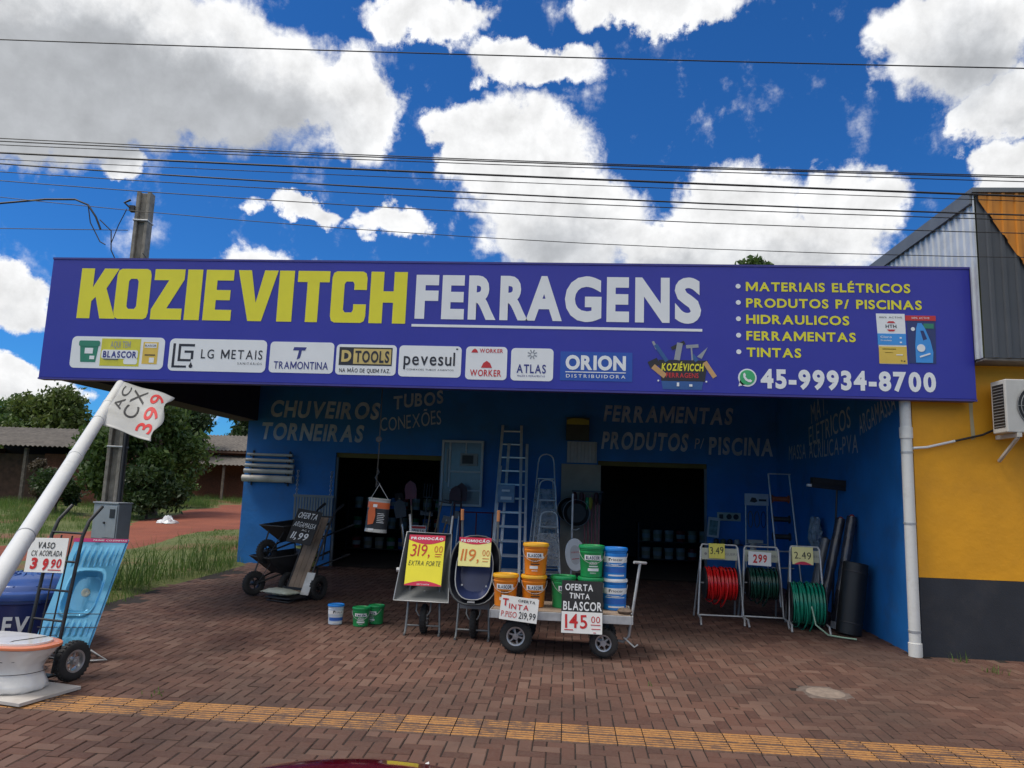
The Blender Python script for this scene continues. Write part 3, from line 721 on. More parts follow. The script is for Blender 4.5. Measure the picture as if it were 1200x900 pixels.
# list of goods
m = MB()
for i, (st, x1) in enumerate((('MATERIAIS ELÉTRICOS', 4.40), ('PRODUTOS P/ PISCINAS', 4.535), ('HIDRAULICOS', 3.615), ('FERRAMENTAS', 3.69), ('TINTAS', 2.995))):
    m.text(st, x1-2.30, .125, front(2.30, 4.828-.2215*i, 0, .004), .030, space=.10)
m.build('list_lettering', syel, sign)
m = MB()
for i in range(5): m.lathe([(.032, 0), (.032, .004)], (2.20, 0, 4.893-.2215*i), (0, -1, 0), 16)
m.build('list_bullets', swht, sign)
m = MB()
m.text('45-99934-8700', 4.665-2.475, .258, front(2.475, 3.530, 0, .004), .045, space=.09); m.build('phone_lettering', swht, sign)
# round green phone badge
m = MB(); m.lathe([(.118, 0), (.118, .004)], (2.306, 0, 3.665), (0, -1, 0), 28)
m.fill([[(-.115, -.115), (-.02, -.09), (-.09, -.02)]], (2.306, 0, 3.665), (1, 0, 0), (0, 0, 1), .004)
bad = m.build('phone_badge', swht, sign)
m = MB(); m.lathe([(.098, 0), (.098, .003)], (2.306, -.004, 3.668), (0, -1, 0), 28); m.build('badge_disc', mat('sign_bright_green', (.05, .42, .16), .4), bad)
hs_ = [(-.055, .045), (-.035, .062), (-.018, .03), (-.028, .012), (-.005, -.018), (.018, -.030), (.034, -.022), (.060, -.042), (.045, -.062), (.015, -.062), (-.025, -.040), (-.052, 0)]
m = MB(); m.fill([hs_], (2.306, -.007, 3.668), (1, 0, 0), (0, 0, 1), .003); m.build('badge_handset', swht, bad)
# supplier panels
def panel(x0, x1, z0, z1, r=.055):
    m = MB(); m.slab(rrect(x0, z0, x1, z1, r), (0, -.0005, 0), (1, 0, 0), (0, 0, 1), .0035); return m.build('logo_panel', swht, sign)
def pt(m, st, x0, x1, z, h, off=.02, lift=.007, **k): return m.text(st, x1-x0, h, front(x0, z, 0, lift), off, **k)
def sub(m, name, mt_, par): return m.build(name, mt_, par)
def rect(m, x0, z0, x1, z1, d=.006): return m.box(x0, -d, z0, x1, -.0035, z1)
p1 = panel(-6.985, -5.625, 3.595, 4.045, .07)
m = MB(); m.slab([(-6.83, 3.68), (-6.61, 3.68), (-6.585, 3.93), (-6.86, 3.93)], (0, -.0035, 0), (1, 0, 0), (0, 0, 1), .003); m.slab(rrect(-6.875, 3.905, -6.57, 3.985, .025), (0, -.0065, 0), (1, 0, 0), (0, 0, 1), .003); sub(m, 'printed_bucket', sgrn, p1)
m = MB(); rect(m, -6.78, 3.80, -6.66, 3.88, .009); sub(m, 'printed_label', swht, p1); m = MB(); rect(m, -6.70, 3.72, -6.63, 3.77, .009); sub(m, 'printed_label', swht, p1)
m = MB(); rect(m, -6.545, 3.632, -5.975, 4.02); sub(m, 'printed_block', mat('sign_lime', (.62, .58, .04), .4), p1)
m = MB(); m.slab(rrect(-6.53, 3.735, -6.0, 3.86, .03), (0, -.006, 0), (1, 0, 0), (0, 0, 1), .003); sub(m, 'printed_label', swht, p1); m = MB(); m.slab(rrect(-6.20, 3.66, -6.0, 3.74, .03), (0, -.006, 0), (1, 0, 0), (0, 0, 1), .0025); sub(m, 'printed_label', swht, p1)
m = MB(); pt(m, 'AQUI TEM', -6.41, -6.12, 3.89, .095, .01, .008); sub(m, 'lettering', sgry, p1)
m = MB(); pt(m, 'BLASCOR', -6.505, -6.015, 3.748, .095, .035, .011); rect(m, -6.49, 3.722, -6.28, 3.73, .011); sub(m, 'lettering', snav, p1)
m = MB(); rect(m, -5.935, 3.67, -5.715, 3.98); sub(m, 'printed_can', sgold, p1)
m = MB(); rect(m, -5.91, 3.90, -5.74, 3.96, .008); sub(m, 'printed_label', swht, p1); m = MB(); rect(m, -5.83, 3.69, -5.76, 3.76, .008); sub(m, 'printed_label', swht, p1)
m = MB(); rect(m, -5.90, 3.79, -5.75, 3.805, .0085); pt(m, 'BLASCOR', -5.905, -5.745, 3.915, .03, .02, .0095); sub(m, 'lettering', sblk, p1)
p2 = panel(-5.553, -4.162, 3.585, 4.038, .07)
m = MB()
for a in ((-5.50, 3.66, -5.465, 3.97), (-5.50, 3.63, -5.29, 3.66), (-5.42, 3.93, -5.19, 3.965), (-5.42, 3.72, -5.385, 3.93), (-5.385, 3.72, -5.23, 3.752), (-5.33, 3.84, -5.20, 3.872), (-5.235, 3.752, -5.20, 3.84)): rect(m, *a)
m.fill([[(-5.225+.028*math.sin(q*.6283), 3.655+.028*math.cos(q*.6283)+(.03 if q == 0 else 0)) for q in range(10)]], (0, -.0035, 0), (1, 0, 0), (0, 0, 1), .003)
pt(m, 'LG METAIS', -5.09, -4.215, 3.765, .13, .008, space=.2); pt(m, 'SANITÁRIOS', -4.56, -4.215, 3.69, .032, 0, space=.3); sub(m, 'lettering', sblk, p2)
p3 = panel(-4.113, -3.216, 3.592, 4.022)
m = MB(); m.fill([[(-3.775, 3.95), (-3.60, 3.95), (-3.62, 3.905), (-3.665, 3.905), (-3.685, 3.80), (-3.73, 3.775), (-3.705, 3.905), (-3.79, 3.905)]], (0, -.0035, 0), (1, 0, 0), (0, 0, 1), .003)
pt(m, 'TRAMONTINA', -4.045, -3.285, 3.645, .105, .012); sub(m, 'lettering', snav, p3)
p4 = panel(-3.181, -2.348, 3.584, 4.004)
m = MB(); rect(m, -3.14, 3.715, -2.405, 3.965); sub(m, 'printed_block', sblk, p4)
m = MB(); rect(m, -2.94, 3.735, -2.42, 3.945, .008); pt(m, 'D', -3.105, -2.97, 3.76, .165, .05, .009); sub(m, 'printed_label', mat('sign_pale_gold', (.60, .46, .16), .4), p4)
m = MB(); pt(m, 'TOOLS', -2.915, -2.445, 3.755, .165, .03, .011); pt(m, 'NA MÃO DE QUEM FAZ.', -3.125, -2.42, 3.618, .055, .015); sub(m, 'lettering', sblk, p4)
p5 = panel(-2.312, -1.460, 3.578, 4.004)
m = MB(); pt(m, 'pevesul', -2.245, -1.545, 3.735, .185, .012); rect(m, -1.535, 3.955, -1.51, 3.975); pt(m, 'CONEXOES TUBOS ASSENTOS', -2.20, -1.56, 3.665, .022, 0); sub(m, 'lettering', sblk, p5)
p6 = panel(-1.399, -.842, 3.558, 4.008)
m = MB()
m.fill([[(-1.33, 3.925), (-1.235, 3.925), (-1.255, 3.965), (-1.28, 3.98), (-1.305, 3.965)]], (0, -.0035, 0), (1, 0, 0), (0, 0, 1), .003)
m.fill([[(-1.19, 3.72), (-1.04, 3.72), (-1.07, 3.785), (-1.115, 3.815), (-1.16, 3.785)]], (0, -.0035, 0), (1, 0, 0), (0, 0, 1), .003)
pt(m, 'WORKER', -1.215, -.90, 3.925, .055, .02); pt(m, 'WORKER', -1.335, -.915, 3.605, .09, .02); sub(m, 'lettering', sred, p6)
p7 = panel(-.789, -.223, 3.558, 3.998)
m = MB()
for k in range(8):
    a = k*math.pi/4+.39; c0 = (-.506+.02*math.sin(a), -.005, 3.915+.02*math.cos(a)); c1 = (-.506+.066*math.sin(a), -.005, 3.915+.066*math.cos(a)); m.bar(c0, c1, .016, .003, (0, 1, 0))
sub(m, 'emblem', sgry, p7)
m = MB(); pt(m, 'ATLAS', -.71, -.32, 3.66, .12, .02); pt(m, 'PINCÉIS E FERRAMENTAS', -.70, -.33, 3.61, .024, 0); sub(m, 'lettering', snav, p7)
m = MB(); m.slab(rrect(-.13, 3.575, .82, 3.965, .01), (0, -.0005, 0), (1, 0, 0), (0, 0, 1), .003); p8 = m.build('logo_panel', sora, sign)
m = MB(); pt(m, 'ORION', -.06, .735, 3.72, .20, .045, .006, space=.06); rect(m, -.06, 3.685, .735, 3.697); pt(m, 'DISTRIBUIDORA', -.05, .73, 3.615, .045, .01, .006, space=.3); sub(m, 'lettering', swht, p8)
# tool-box emblem
m = MB(); m.slab([(1.20, 3.60), (1.76, 3.60), (1.80, 3.88), (1.16, 3.88)], (0, -.0005, 0), (1, 0, 0), (0, 0, 1), .003); p9 = m.build('tool_emblem', sblk, sign)
m = MB(); pt(m, 'KOZIÉVICCH', 1.20, 1.74, 3.735, .10, .035, .006, shear=.08); sub(m, 'lettering', syel, p9)
m = MB(); pt(m, 'FERRAGENS', 1.26, 1.68, 3.645, .065, .02, .006); sub(m, 'lettering', sred, p9)
m = MB(); m.slab([(1.22, 3.49), (1.72, 3.49), (1.74, 3.598), (1.20, 3.598)], (0, -.0005, 0), (1, 0, 0), (0, 0, 1), .003); m.bar((1.12, -.003, 4.08), (1.27, -.003, 3.86), .05, .004, (0, 1, 0)); m.bar((1.60, -.003, 3.95), (1.66, -.003, 3.87), .05, .004, (0, 1, 0)); sub(m, 'printed_tools', mat('sign_tool_blue', (.03, .10, .30), .4), p9)
m = MB(); m.bar((1.40, -.003, 3.88), (1.44, -.003, 4.11), .075, .004, (0, 1, 0)); m.fill([[(1.07, 4.12), (1.10, 4.13), (1.17, 4.0), (1.12, 4.02)]], (0, 0, 0), (1, 0, 0), (0, 0, 1), .004); m.fill([[(1.66, 3.93), (1.72, 3.90), (1.80, 4.06)]], (0, 0, 0), (1, 0, 0), (0, 0, 1), .005)
m.bar((1.52, -.002, 4.06), (1.68, -.002, 4.075), .045, .004, (0, 1, 0)); m.bar((1.60, -.0035, 3.88), (1.585, -.0035, 4.08), .02, .004, (0, 1, 0)); sub(m, 'printed_tools', sgry, p9)
m = MB(); m.bar((1.76, -.003, 3.86), (1.89, -.003, 3.66), .06, .004, (0, 1, 0)); sub(m, 'printed_tools', stan, p9); m = MB(); m.bar((1.09, -.003, 3.79), (1.25, -.003, 3.66), .07, .004, (0, 1, 0)); sub(m, 'printed_tools', stan, p9)
m = MB(); m.bar((1.04, -.002, 3.80), (1.16, -.002, 3.86), .10, .004, (0, 1, 0)); sub(m, 'printed_tools', steel_d, p9); m = MB(); m.bar((1.33, -.002, 4.03), (1.50, -.002, 4.12), .05, .004, (0, 1, 0)); sub(m, 'printed_tools', steel_d, p9)
m = MB()
for x in (1.16, 1.78): m.lathe([(.012, 0), (.012, .004)], (x, -.003, 3.60), (0, -1, 0), 8)
m.box(1.40, -.008, 3.53, 1.43, -.0045, 3.58); m.box(1.56, -.008, 3.53, 1.60, -.0045, 3.56); sub(m, 'printed_clasps', swht, p9)
# two product pictures
m = MB(); m.slab([(3.985, 3.885), (4.325, 3.885), (4.315, 4.55), (3.955, 4.55)], (0, -.0005, 0), (1, 0, 0), (0, 0, 1), .003); k1 = m.build('product_picture', swht, sign)
m = MB(); rect(m, 3.965, 4.135, 4.32, 4.285); sub(m, 'printed_band', ssky, k1)
m = MB(); rect(m, 3.975, 3.89, 4.322, 4.115); sub(m, 'printed_band', sgold, k1)
m = MB(); pt(m, '100% ACTIVE', 3.995, 4.28, 4.49, .022, .0); pt(m, 'HTH', 4.07, 4.205, 4.36, .045, .02); rect(m, 4.02, 4.075, 4.19, 4.085); rect(m, 4.05, 4.03, 4.15, 4.037); pt(m, 'kg', 4.245, 4.30, 3.92, .02); sub(m, 'lettering', sblk, k1)
m = MB(); m.fill([[(4.085, 4.425), (4.195, 4.425), (4.17, 4.45), (4.11, 4.45)]], (0, -.003, 0), (1, 0, 0), (0, 0, 1), .003); m.fill([[(4.085, 4.34), (4.11, 4.315), (4.17, 4.315), (4.195, 4.34)]], (0, -.003, 0), (1, 0, 0), (0, 0, 1), .003); sub(m, 'emblem', sred, k1)
m = MB(); pt(m, 'Cloro', 4.00, 4.14, 4.225, .03, .01, .0085); pt(m, 'Granulado', 4.00, 4.14, 4.185, .02, .01, .0085); rect(m, 4.24, 4.16, 4.265, 4.18, .008); rect(m, 4.24, 4.22, 4.265, 4.24, .008); rect(m, 4.19, 4.0, 4.27, 4.012, .008); sub(m, 'lettering', swht, k1)
m = MB(); m.slab([(4.345, 3.90), (4.68, 3.90), (4.695, 4.46), (4.335, 4.46)], (0, -.0005, 0), (1, 0, 0), (0, 0, 1), .0028); k2 = m.build('product_picture', mat('sign_deep_navy', (.025, .04, .16), .4), sign)
m = MB(); m.box(4.322, -.006, 4.462, 4.70, 0, 4.53); sub(m, 'printed_band', sred, k2)
m = MB(); pt(m, '100% ACTIVE', 4.40, 4.62, 4.485, .025, .0, .0085); m.lathe([(.05, 0), (.05, .004)], (4.50, -.0085, 4.10), (0, -1, 0), 18); m.bar((4.48, -.010, 3.985), (4.61, -.010, 4.03), .02, .004, (0, 1, 0)); m.lathe([(.025, 0), (.025, .004)], (4.41, -.003, 4.35), (0, -1, 0), 14); sub(m, 'lettering', swht, k2)
m = MB(); m.fill([[(4.43, 3.91), (4.64, 3.91), (4.65, 4.05), (4.62, 4.20), (4.56, 4.36), (4.52, 4.43), (4.47, 4.43), (4.45, 4.36), (4.43, 4.15)], [(4.50, 4.33), (4.54, 4.33), (4.58, 4.22), (4.53, 4.20)]], (0, -.003, 0), (1, 0, 0), (0, 0, 1), .004); sub(m, 'printed_bottle', ssky, k2)
m = MB(); rect(m, 4.545, 4.36, 4.67, 4.425); sub(m, 'printed_label', sgrn, k2)
# ================================================================== GOODS AND STREET THINGS
plast_or = mat('plastic_orange', (.68, .20, .012), .35, var=.05, coat=.2); plast_ye = mat('plastic_amber_lid', (.80, .42, .02), .35, var=.05, coat=.2)
plast_gr = mat('plastic_green', (.012, .26, .075), .35, var=.06, coat=.2); plast_bl = mat('plastic_blue', (.015, .20, .62), .35, var=.05, coat=.2)
plast_wh = mat('plastic_white', (.70, .72, .74), .35, var=.05); pvc = mat('pvc_pipe_white', (.68, .68, .66), .45, var=.05, dirt=(.40, .37, .33), dscale=4, damt=.5)
label_w = mat('label_white', (.72, .73, .74), .45, var=.04); ink = mat('ink_black', (.02, .02, .022), .6, var=.1); ink_r = mat('ink_red', (.52, .018, .018), .55, var=.12, scale=20)
orange_ink = mat('ink_orange', (.62, .17, .02), .55, var=.12, scale=20); card_w = mat('card_white', (.76, .76, .74), .6, var=.05, dirt=(.55, .52, .48), damt=.4)
card_y = mat('card_yellow', (.82, .72, .03), .5, var=.04); card_p = mat('card_pale_yellow', (.80, .74, .28), .5, var=.05); card_r = mat('card_red', (.55, .015, .06), .5, var=.06)
board_k = mat('chalkboard', (.016, .016, .018), .7, var=.3, dirt=(.05, .05, .05)); chalk_w = mat('chalk_white', (.72, .73, .74), .7, var=.15, scale=25)
wood = mat('weathered_plank', (.26, .19, .14), .85, var=.4, scale=3, bump=.6, dirt=(.12, .09, .07), dscale=6, damt=.7)
zinc = mat('grey_metal_paint', (.20, .21, .215), .45, .35, var=.12, scale=6, dirt=(.12, .11, .10), damt=.4)
rope_m = mat('dark_rope', (.05, .045, .04), .9); chrome = mat('bright_rim', (.45, .45, .46), .35, .7, var=.15, scale=15)

def wheel(parent, c, axis, Rr=.19, w=.085, rim=chrome, spokes=6, hub=.035):
    a = Vector(axis).normalized(); c = Vector(c); m = MB(); pr = []
    ri = Rr*.56
    for k in range(13):
        t = -90+180*k/12; pr.append((ri+(Rr-ri)*(.35+.65*math.cos(R(t))**.55 if abs(t) < 90 else .35), w/2*math.sin(R(t))))
    pr = [(ri, -w*.42)]+pr+[(ri, w*.42)]
    m.lathe(pr, c, a, 32, cap=False); m.lathe([(ri, w*.42), (ri, -w*.42)], c, a, 32, cap=False)
    x, y = perp(a)
    for k in range(28):                                   # tread blocks
        th = 2*math.pi*k/28; d = x*math.cos(th)+y*math.sin(th); t_ = a.cross(d)
        p0 = c+d*(Rr-.004)-a*w*.30; p1 = c+d*(Rr-.004)+a*w*.30
        m.bar(p0, p1, Rr*.10, .016, d)
    o = m.build('wheel', rubber, parent, smooth=40)
    m = MB(); m.lathe([(ri*.86, -w*.40), (ri*1.02, -w*.44), (ri*1.02, w*.44), (ri*.86, w*.40), (ri*.80, w*.2), (ri*.80, -w*.2), (ri*.86, -w*.40)], c, a, 28, cap=False)
    m.lathe([(hub, -w*.5), (hub, w*.5)], c, a, 12); m.lathe([(hub*.5, -w*.62), (hub*.5, w*.62)], c, a, 8)
    for k in range(spokes):
        th = 2*math.pi*k/spokes+.3; d = x*math.cos(th)+y*math.sin(th)
        m.bar(c+d*hub*.8, c+d*ri*.86, .014+.05*ri, .012, a)
    m.build('rim', rim, o, smooth=40); return o
def sign_card(name, label, loc, w, h, rz=0., tilt=0., t=.012, face=card_w, group=None, cat='price sign', roll=0.):
    """board whose lower-left corner is the origin, face towards -Y"""
    o = thing(name, label, cat, loc, rz, group, (tilt, roll)); m = MB(); m.box(0, 0, 0, w, t, h); m.build('board', face, o, bevel=.002); return o
def words(o, st, x0, x1, z, h, mt_, off=.01, jit=.05, shear=0., lift=.0035, name='lettering', **k):
    m = MB(); m.text(st, x1-x0-shear*h, h, front(x0, z, 0, lift), off, shear, jit, **k); return m.build(name, mt_, o)
# ------------------------------------------------------------------ round pails of paint
def pail(name, label, loc, body, lid, H=.375, Rt=.150, Rb=.128, brand='BLASCOR', group=None, rz=0., strip=None, handle=True, capm=None):
    t = thing(name, label, 'paint bucket', loc, rz, group); k = Rt/.15
    m = MB(); m.lathe([(Rb-.006, 0), (Rb, .006), (Rb+(Rt-Rb)*.72, H*.74), (Rt*.985, H*.76), (Rt*.985, H*.79), (Rt*.955, H*.80), (Rt*.96, H*.84), (Rt, H*.85), (Rt, H*.89), (Rt*.95, H*.90)], n=36); m.build('body', body, t, smooth=35)
    m = MB(); m.lathe([(Rt*.97, H*.895), (Rt*1.045, H*.90), (Rt*1.045, H*.965), (Rt*1.02, H*.995), (Rt*.93, H), (Rt*.90, H*.975), (.02, H*.975)], n=36)
    for q in range(40):
        a = 2*math.pi*q/40; m.bar((Rt*1.043*math.cos(a), Rt*1.043*math.sin(a), H*.905), (Rt*1.043*math.cos(a), Rt*1.043*math.sin(a), H*.955), .007, .006, (math.cos(a), math.sin(a), 0))
    m.build('lid', lid, t, smooth=35)
    rad = lambda z: Rb+(Rt-Rb)*.72*(z/(H*.74))
    def cyl(z0, a0, lift=.0022):
        def f(u, v):
            z = z0+v; a = -math.pi/2+a0+u/Rt; r = rad(z)+lift; return Vector((r*math.cos(a), r*math.sin(a), z))
        return f
    def band(m, z0, z1, a0, a1, lift, n=14):
        V = []
        for i in range(n+1):
            a = -math.pi/2+a0+(a1-a0)*i/n
            for z in (z0, z1): V.append(((rad(z)+lift)*math.cos(a), (rad(z)+lift)*math.sin(a), z))
        m.add(V, [(2*i, 2*i+2, 2*i+3, 2*i+1) for i in range(n)])
    if strip:
        m = MB(); band(m, H*.52, H*.71, -math.pi, math.pi, .0012, 40); lb = m.build('label', label_w, t, smooth=60)
        m = MB(); m.text(brand, .15*k, .030*k, cyl(H*.585, -.33), .015); m.text('r', .03, .05, cyl(H*.575, -.55), .05); m.build('lettering', ink, lb)
        m = MB(); band(m, H*.20, H*.36, -1.2, 1.2, .0012); m.build('label', strip, t, smooth=60)
        m = MB(); band(m, H*.40, H*.425, -.9, .9, .0016); band(m, H*.455, H*.47, -.8, .3, .0016); band(m, H*.09, H*.14, -.6, .9, .0016); m.build('lettering', label_w, t)
    else:
        m = MB(); band(m, H*.545, H*.70, -.75, .75, .0012); band(m, H*.535, H*.60, .35, .85, .0016)
        lb = m.build('label', label_w, t, smooth=60)
        m = MB(); m.text(brand, .185*k, .040*k, cyl(H*.565, -.62), .045); m.build('lettering', mat('brand_ink', (.03, .05, .10), .5), lb)
        m = MB(); m.text('PISO' if body is plast_or else 'ACRILICA', .10*k, .036*k, cyl(H*.40, -.30), .02); band(m, H*.33, H*.365, -.35, .45, .0018); m.build('lettering', ink if body is plast_or else label_w, t)
        m = MB(); band(m, H*.20, H*.29, -.45, .30 if body is plast_or else .55, .0012); m.text('PREMIUM', .08*k, .015*k, cyl(H*.12, -.25), .02); m.build('label', label_w, t, smooth=60)
    if handle:
        m = MB(); pts = [(Rt*1.03*math.cos(a), -Rt*.25-Rt*.78*math.sin(a), H*.82-Rt*.95*math.sin(a)) for a in [math.pi*q/14 for q in range(15)]]; m.tube(pts, .0028, 6, cap=True); m.build('handle', galv, t, smooth=60)
    return t
def oval_can_pail(*a): pass
# ------------------------------------------------------------------ flat goods cart
CX, CY = .0, 9.30
cart = thing('platform_cart', 'flat four-wheeled cart with wooden deck carrying orange, green and blue paint buckets', 'cart', (-.03, CY, gz(CY)), R(-1.5))
CZ = .50                                                  # deck top above the ground
m = MB()
for i in range(6): m.box(-.80, -.40+i*.1335, CZ-.045, .80, -.40+i*.1335+.128, CZ-random.uniform(0, .004))
m.build('deck', wood, cart, bevel=.004)
m = MB(); m.box(-.815, -.425, CZ-.105, .815, -.403, CZ-.012); m.box(-.815, .403, CZ-.105, .815, .425, CZ-.012); m.box(-.83, -.425, CZ-.105, -.817, .425, CZ-.012); m.box(.817, -.425, CZ-.105, .83, .425, CZ-.012); m.build('frame', galv, cart, bevel=.003)
for y in (-.33, .33):
    wheel(cart, (-.52, y, .19), (0, 1, 0), .19, .09); wheel(cart, (.50, y, .165), (.12, 1, 0), .165, .08)
m = MB(); m.tube([(-.52, -.33, .19), (-.52, .33, .19)], .014, 8); m.tube([(.50, -.33, .165), (.50, .33, .165)], .014, 8); m.build('axle', steel_d, cart, smooth=40)
m = MB()
for x in (-.52, .50):
    for y in (-.24, .24): m.bar((x-.06, y, CZ-.1), (x, y, .19), .035, .03, (0, 1, 0)); m.bar((x+.06, y, CZ-.1), (x, y, .19), .035, .03, (0, 1, 0))
m.box(.40, -.2, CZ-.15, .60, .2, CZ-.107); m.build('axle_bracket', steel_d, cart)
m = MB(); m.tube([(.50, 0, .165), (.74, -.12, .15), (.80, -.12, .22), (.925, -.10, 1.06)], .017, 8); m.tube([(.85, -.16, 1.075), (1.0, -.04, 1.06)], .017, 8); m.build('tow_handle', galv, cart, smooth=50)
m = MB(); m.tube([(.74, -.14, .20), (.86, -.20, .11), (.90, -.16, .13)], .012, 6); m.build('tow_hook', galv, cart, smooth=50)
dz = gz(CY)+CZ
PG = 'paint buckets on the flat cart'
pail('paint_bucket', 'orange bucket alone at the left end of the cart, amber lid', (-.715, 9.19, dz), plast_or, plast_ye, group=PG)
o2 = pail('paint_bucket', 'lower orange bucket with another orange bucket on top of it', (-.375, 9.21, dz), plast_or, plast_ye, group=PG, rz=.15)
pail('paint_bucket', 'orange bucket standing on top of another orange bucket', (-.362, 9.22, dz+.376), plast_or, plast_ye, group=PG, rz=-.05)
pail('paint_bucket', 'single green bucket between orange buckets and the black price board', (-.02, 9.26, dz), plast_gr, plast_gr, group=PG, rz=.35)
pail('paint_bucket', 'lower green bucket behind the black price board under another bucket', (.31, 9.24, dz), plast_gr, plast_gr, group=PG)
pail('paint_bucket', 'upper green bucket on top of the stack behind the black board', (.315, 9.24, dz+.376), plast_gr, plast_gr, group=PG, rz=.1)
b1_ = pail('paint_bucket', 'lower blue bucket with white rim at the right end of the cart', (.60, 9.29, dz), plast_bl, plast_wh, H=.365, Rt=.147, Rb=.138, brand='riocor', group=PG, strip=mat('label_blue', (.03, .12, .45), .4))
pail('paint_bucket', 'upper blue bucket with blue lid on top of the blue stack', (.598, 9.29, dz+.366), plast_bl, plast_bl, H=.365, Rt=.147, Rb=.138, brand='riocor', group=PG, rz=-.04, strip=MATS['label_blue'])
bagt = thing('sand_bag', 'small brown dirty bag lying on the right end of the cart deck', 'bag', (.70, 8.98, dz))
m = MB(); m.lathe([(.02, 0), (.075, .004), (.09, .03), (.06, .058), (.0, .066)], n=14, sx=1.); m.build('bag', mat('brown_bag', (.14, .10, .075), .9, var=.4, scale=12, bump=.6), bagt, smooth=60)
s = sign_card('price_card', 'white card reading oferta tinta piso 219,99 hung on the cart edge', (-.755, 8.85, gz(CY)+.395), .44, .27, R(-1), R(-5), .006)
s.rotation_euler.y = R(5)
words(s, 'T', .02, .09, .155, .085, ink_r, .03); words(s, 'INTA', .10, .33, .13, .06, ink_r, .015, space=.16); words(s, 'OFERTA', .20, .40, .215, .03, ink, .02)
words(s, 'P.PISO', .02, .20, .035, .065, ink_r, .0); words(s, '219,99', .225, .42, .035, .075, ink, .01)
s = sign_card('price_board', 'black and white board reading oferta tinta Blascor 145,00 leaning on the cart', (-.035, 8.83, gz(CY)+.275), .475, .585, R(-1), R(-6), .01, board_k)
m = MB(); m.box(.004, -.0025, .004, .471, 0, .24); m.build('price_panel', card_w, s)
words(s, 'OFERTA', .04, .36, .475, .075, chalk_w, .02); words(s, 'TINTA', .09, .325, .385, .062, chalk_w, .02, .07); words(s, 'BLASCOR', .02, .465, .255, .10, chalk_w, .02, .04)
words(s, '145', .045, .30, .06, .155, ink_r, .015, lift=.005); words(s, '00', .345, .445, .13, .07, ink_r, 0, lift=.005)
m = MB(); m.box(.34, -.006, .10, .45, -.003, .108); m.box(.35, -.006, .055, .45, -.003, .063); m.box(.04, -.006, .035, .14, -.003, .045); m.box(.37, -.006, .015, .40, -.003, .022); m.build('underline', ink_r, s)
# ------------------------------------------------------------------ upturned wheelbarrows facing the street
def frame_legs(t, mt_, xl, xr, z_top, y0=.06, plate=False, y1=.10):
    m = MB()
    for x in (xl, xr): m.tube([(x*.86, y0+.12, z_top+.25), (x*.93, y0+.06, z_top), (x, y1, .10), (x*1.02, y1-.02, .03), (x*1.02, y1-.10, .014)], .015, 8)
    m.tube([(xl, y1, .115), (xr, y1, .115)], .012, 8)
    if plate: m.box(xl+.015, y0+.05, z_top-.10, xr-.015, y0+.065, z_top)
    m.tube([(xl*.42, y0+.1, z_top), (xl*.42, y0+.03, z_top-.16), (xl*.25, y0+.02, z_top-.22), (xr*.25, y0+.02, z_top-.22), (xr*.42, y0+.03, z_top-.16), (xr*.42, y0+.1, z_top)], .011, 8)
    m.build('leg_frame', mt_, t, smooth=50)
wb = thing('wheelbarrow', 'square grey metal wheelbarrow stood upright behind the yellow 319,00 card', 'wheelbarrow', (-1.80, 9.62, gz(9.62)), R(2))
rim = [(-.365, -.06, .44), (.335, -.06, .43), (.305, .22, 1.27), (-.285, .22, 1.28)]
flo = [(-.20, .23, .60), (.20, .23, .60), (.17, .42, 1.18), (-.16, .42, 1.18)]
def pan(rim, flo, th=.006):
    n = len(rim); m = MB()
    R_ = [Vector(p) for p in rim]; F_ = [Vector(p) for p in flo]; nb = Vector((0, 1, .3)).normalized()*th
    v = R_+F_+[p+nb for p in R_]+[p+nb for p in F_]
    f = [tuple(n+i for i in range(n))]+[(i, (i+1) % n, n+(i+1) % n, n+i) for i in range(n)]
    f += [tuple(3*n+i for i in range(n))[::-1]]+[(3*n+i, 3*n+(i+1) % n, 2*n+(i+1) % n, 2*n+i) for i in range(n)]+[(2*n+i, 2*n+(i+1) % n, (i+1) % n, i) for i in range(n)]
    return m.add(v, f)
pan(rim, flo).build('tray', zinc, wb)
m = MB(); m.tube(rim+[rim[0]], .009, 8); m.build('tray_rim', mat('grey_rim', (.30, .31, .32), .4, .4), wb, smooth=50)
m = MB()
for x, z in ((-.11, .53), (.0, .55), (.11, .53)): m.lathe([(.013, -.004), (.013, .006)], (x, .115, z-.01), (0, -.55, .8), 8)
m.build('bolts', galv, wb)
frame_legs(wb, zinc, -.215, .215, .46); wheel(wb, (0, .20, .185), (1, 0, 0), .18, .085)
m = MB()
for x in (-.27, .26): m.tube([(x*.7, .36, .55), (x, .45, 1.2), (x*1.1, .42, 1.50)], .015, 8)
m.build('handles', galv, wb, smooth=50)
m = MB(); m.lathe([(.03, 0), (.03, .05)], (-.325, .10, .80), (-1, 0, 0), 10); m.build('side_bracket', galv, wb)
s = sign_card('price_card', 'yellow promotion card 319,00 extra forte in the grey wheelbarrow', (-2.045, 9.585, gz(9.6)+.625), .475, .655, R(1), R(-18), .006, card_y)
def promo(s, w, h, bot=True):
    m = MB(); pts = [(0, h), (0, h*.90)]+[(w*q/12, h*(.90-.085*math.sin(math.pi*q/12))) for q in range(1, 12)]+[(w, h*.90), (w, h)]
    m.fill([pts], (0, 0, 0), (1, 0, 0), (0, 0, 1), .002); m.build('red_band', card_r, s)
    if bot: m = MB(); m.fill([[(0, 0)]+[(w*q/12, h*(.02+.075*math.sin(math.pi*q/12))) for q in range(13)]+[(w, 0)]], (0, 0, 0), (1, 0, 0), (0, 0, 1), .002); m.build('red_band', card_r, s)
    words(s, 'PROMOÇÃO', w*.05, w*.95, h*.905 if bot else h*.875, h*.052 if bot else h*.075, label_w, .05, .02, .1)
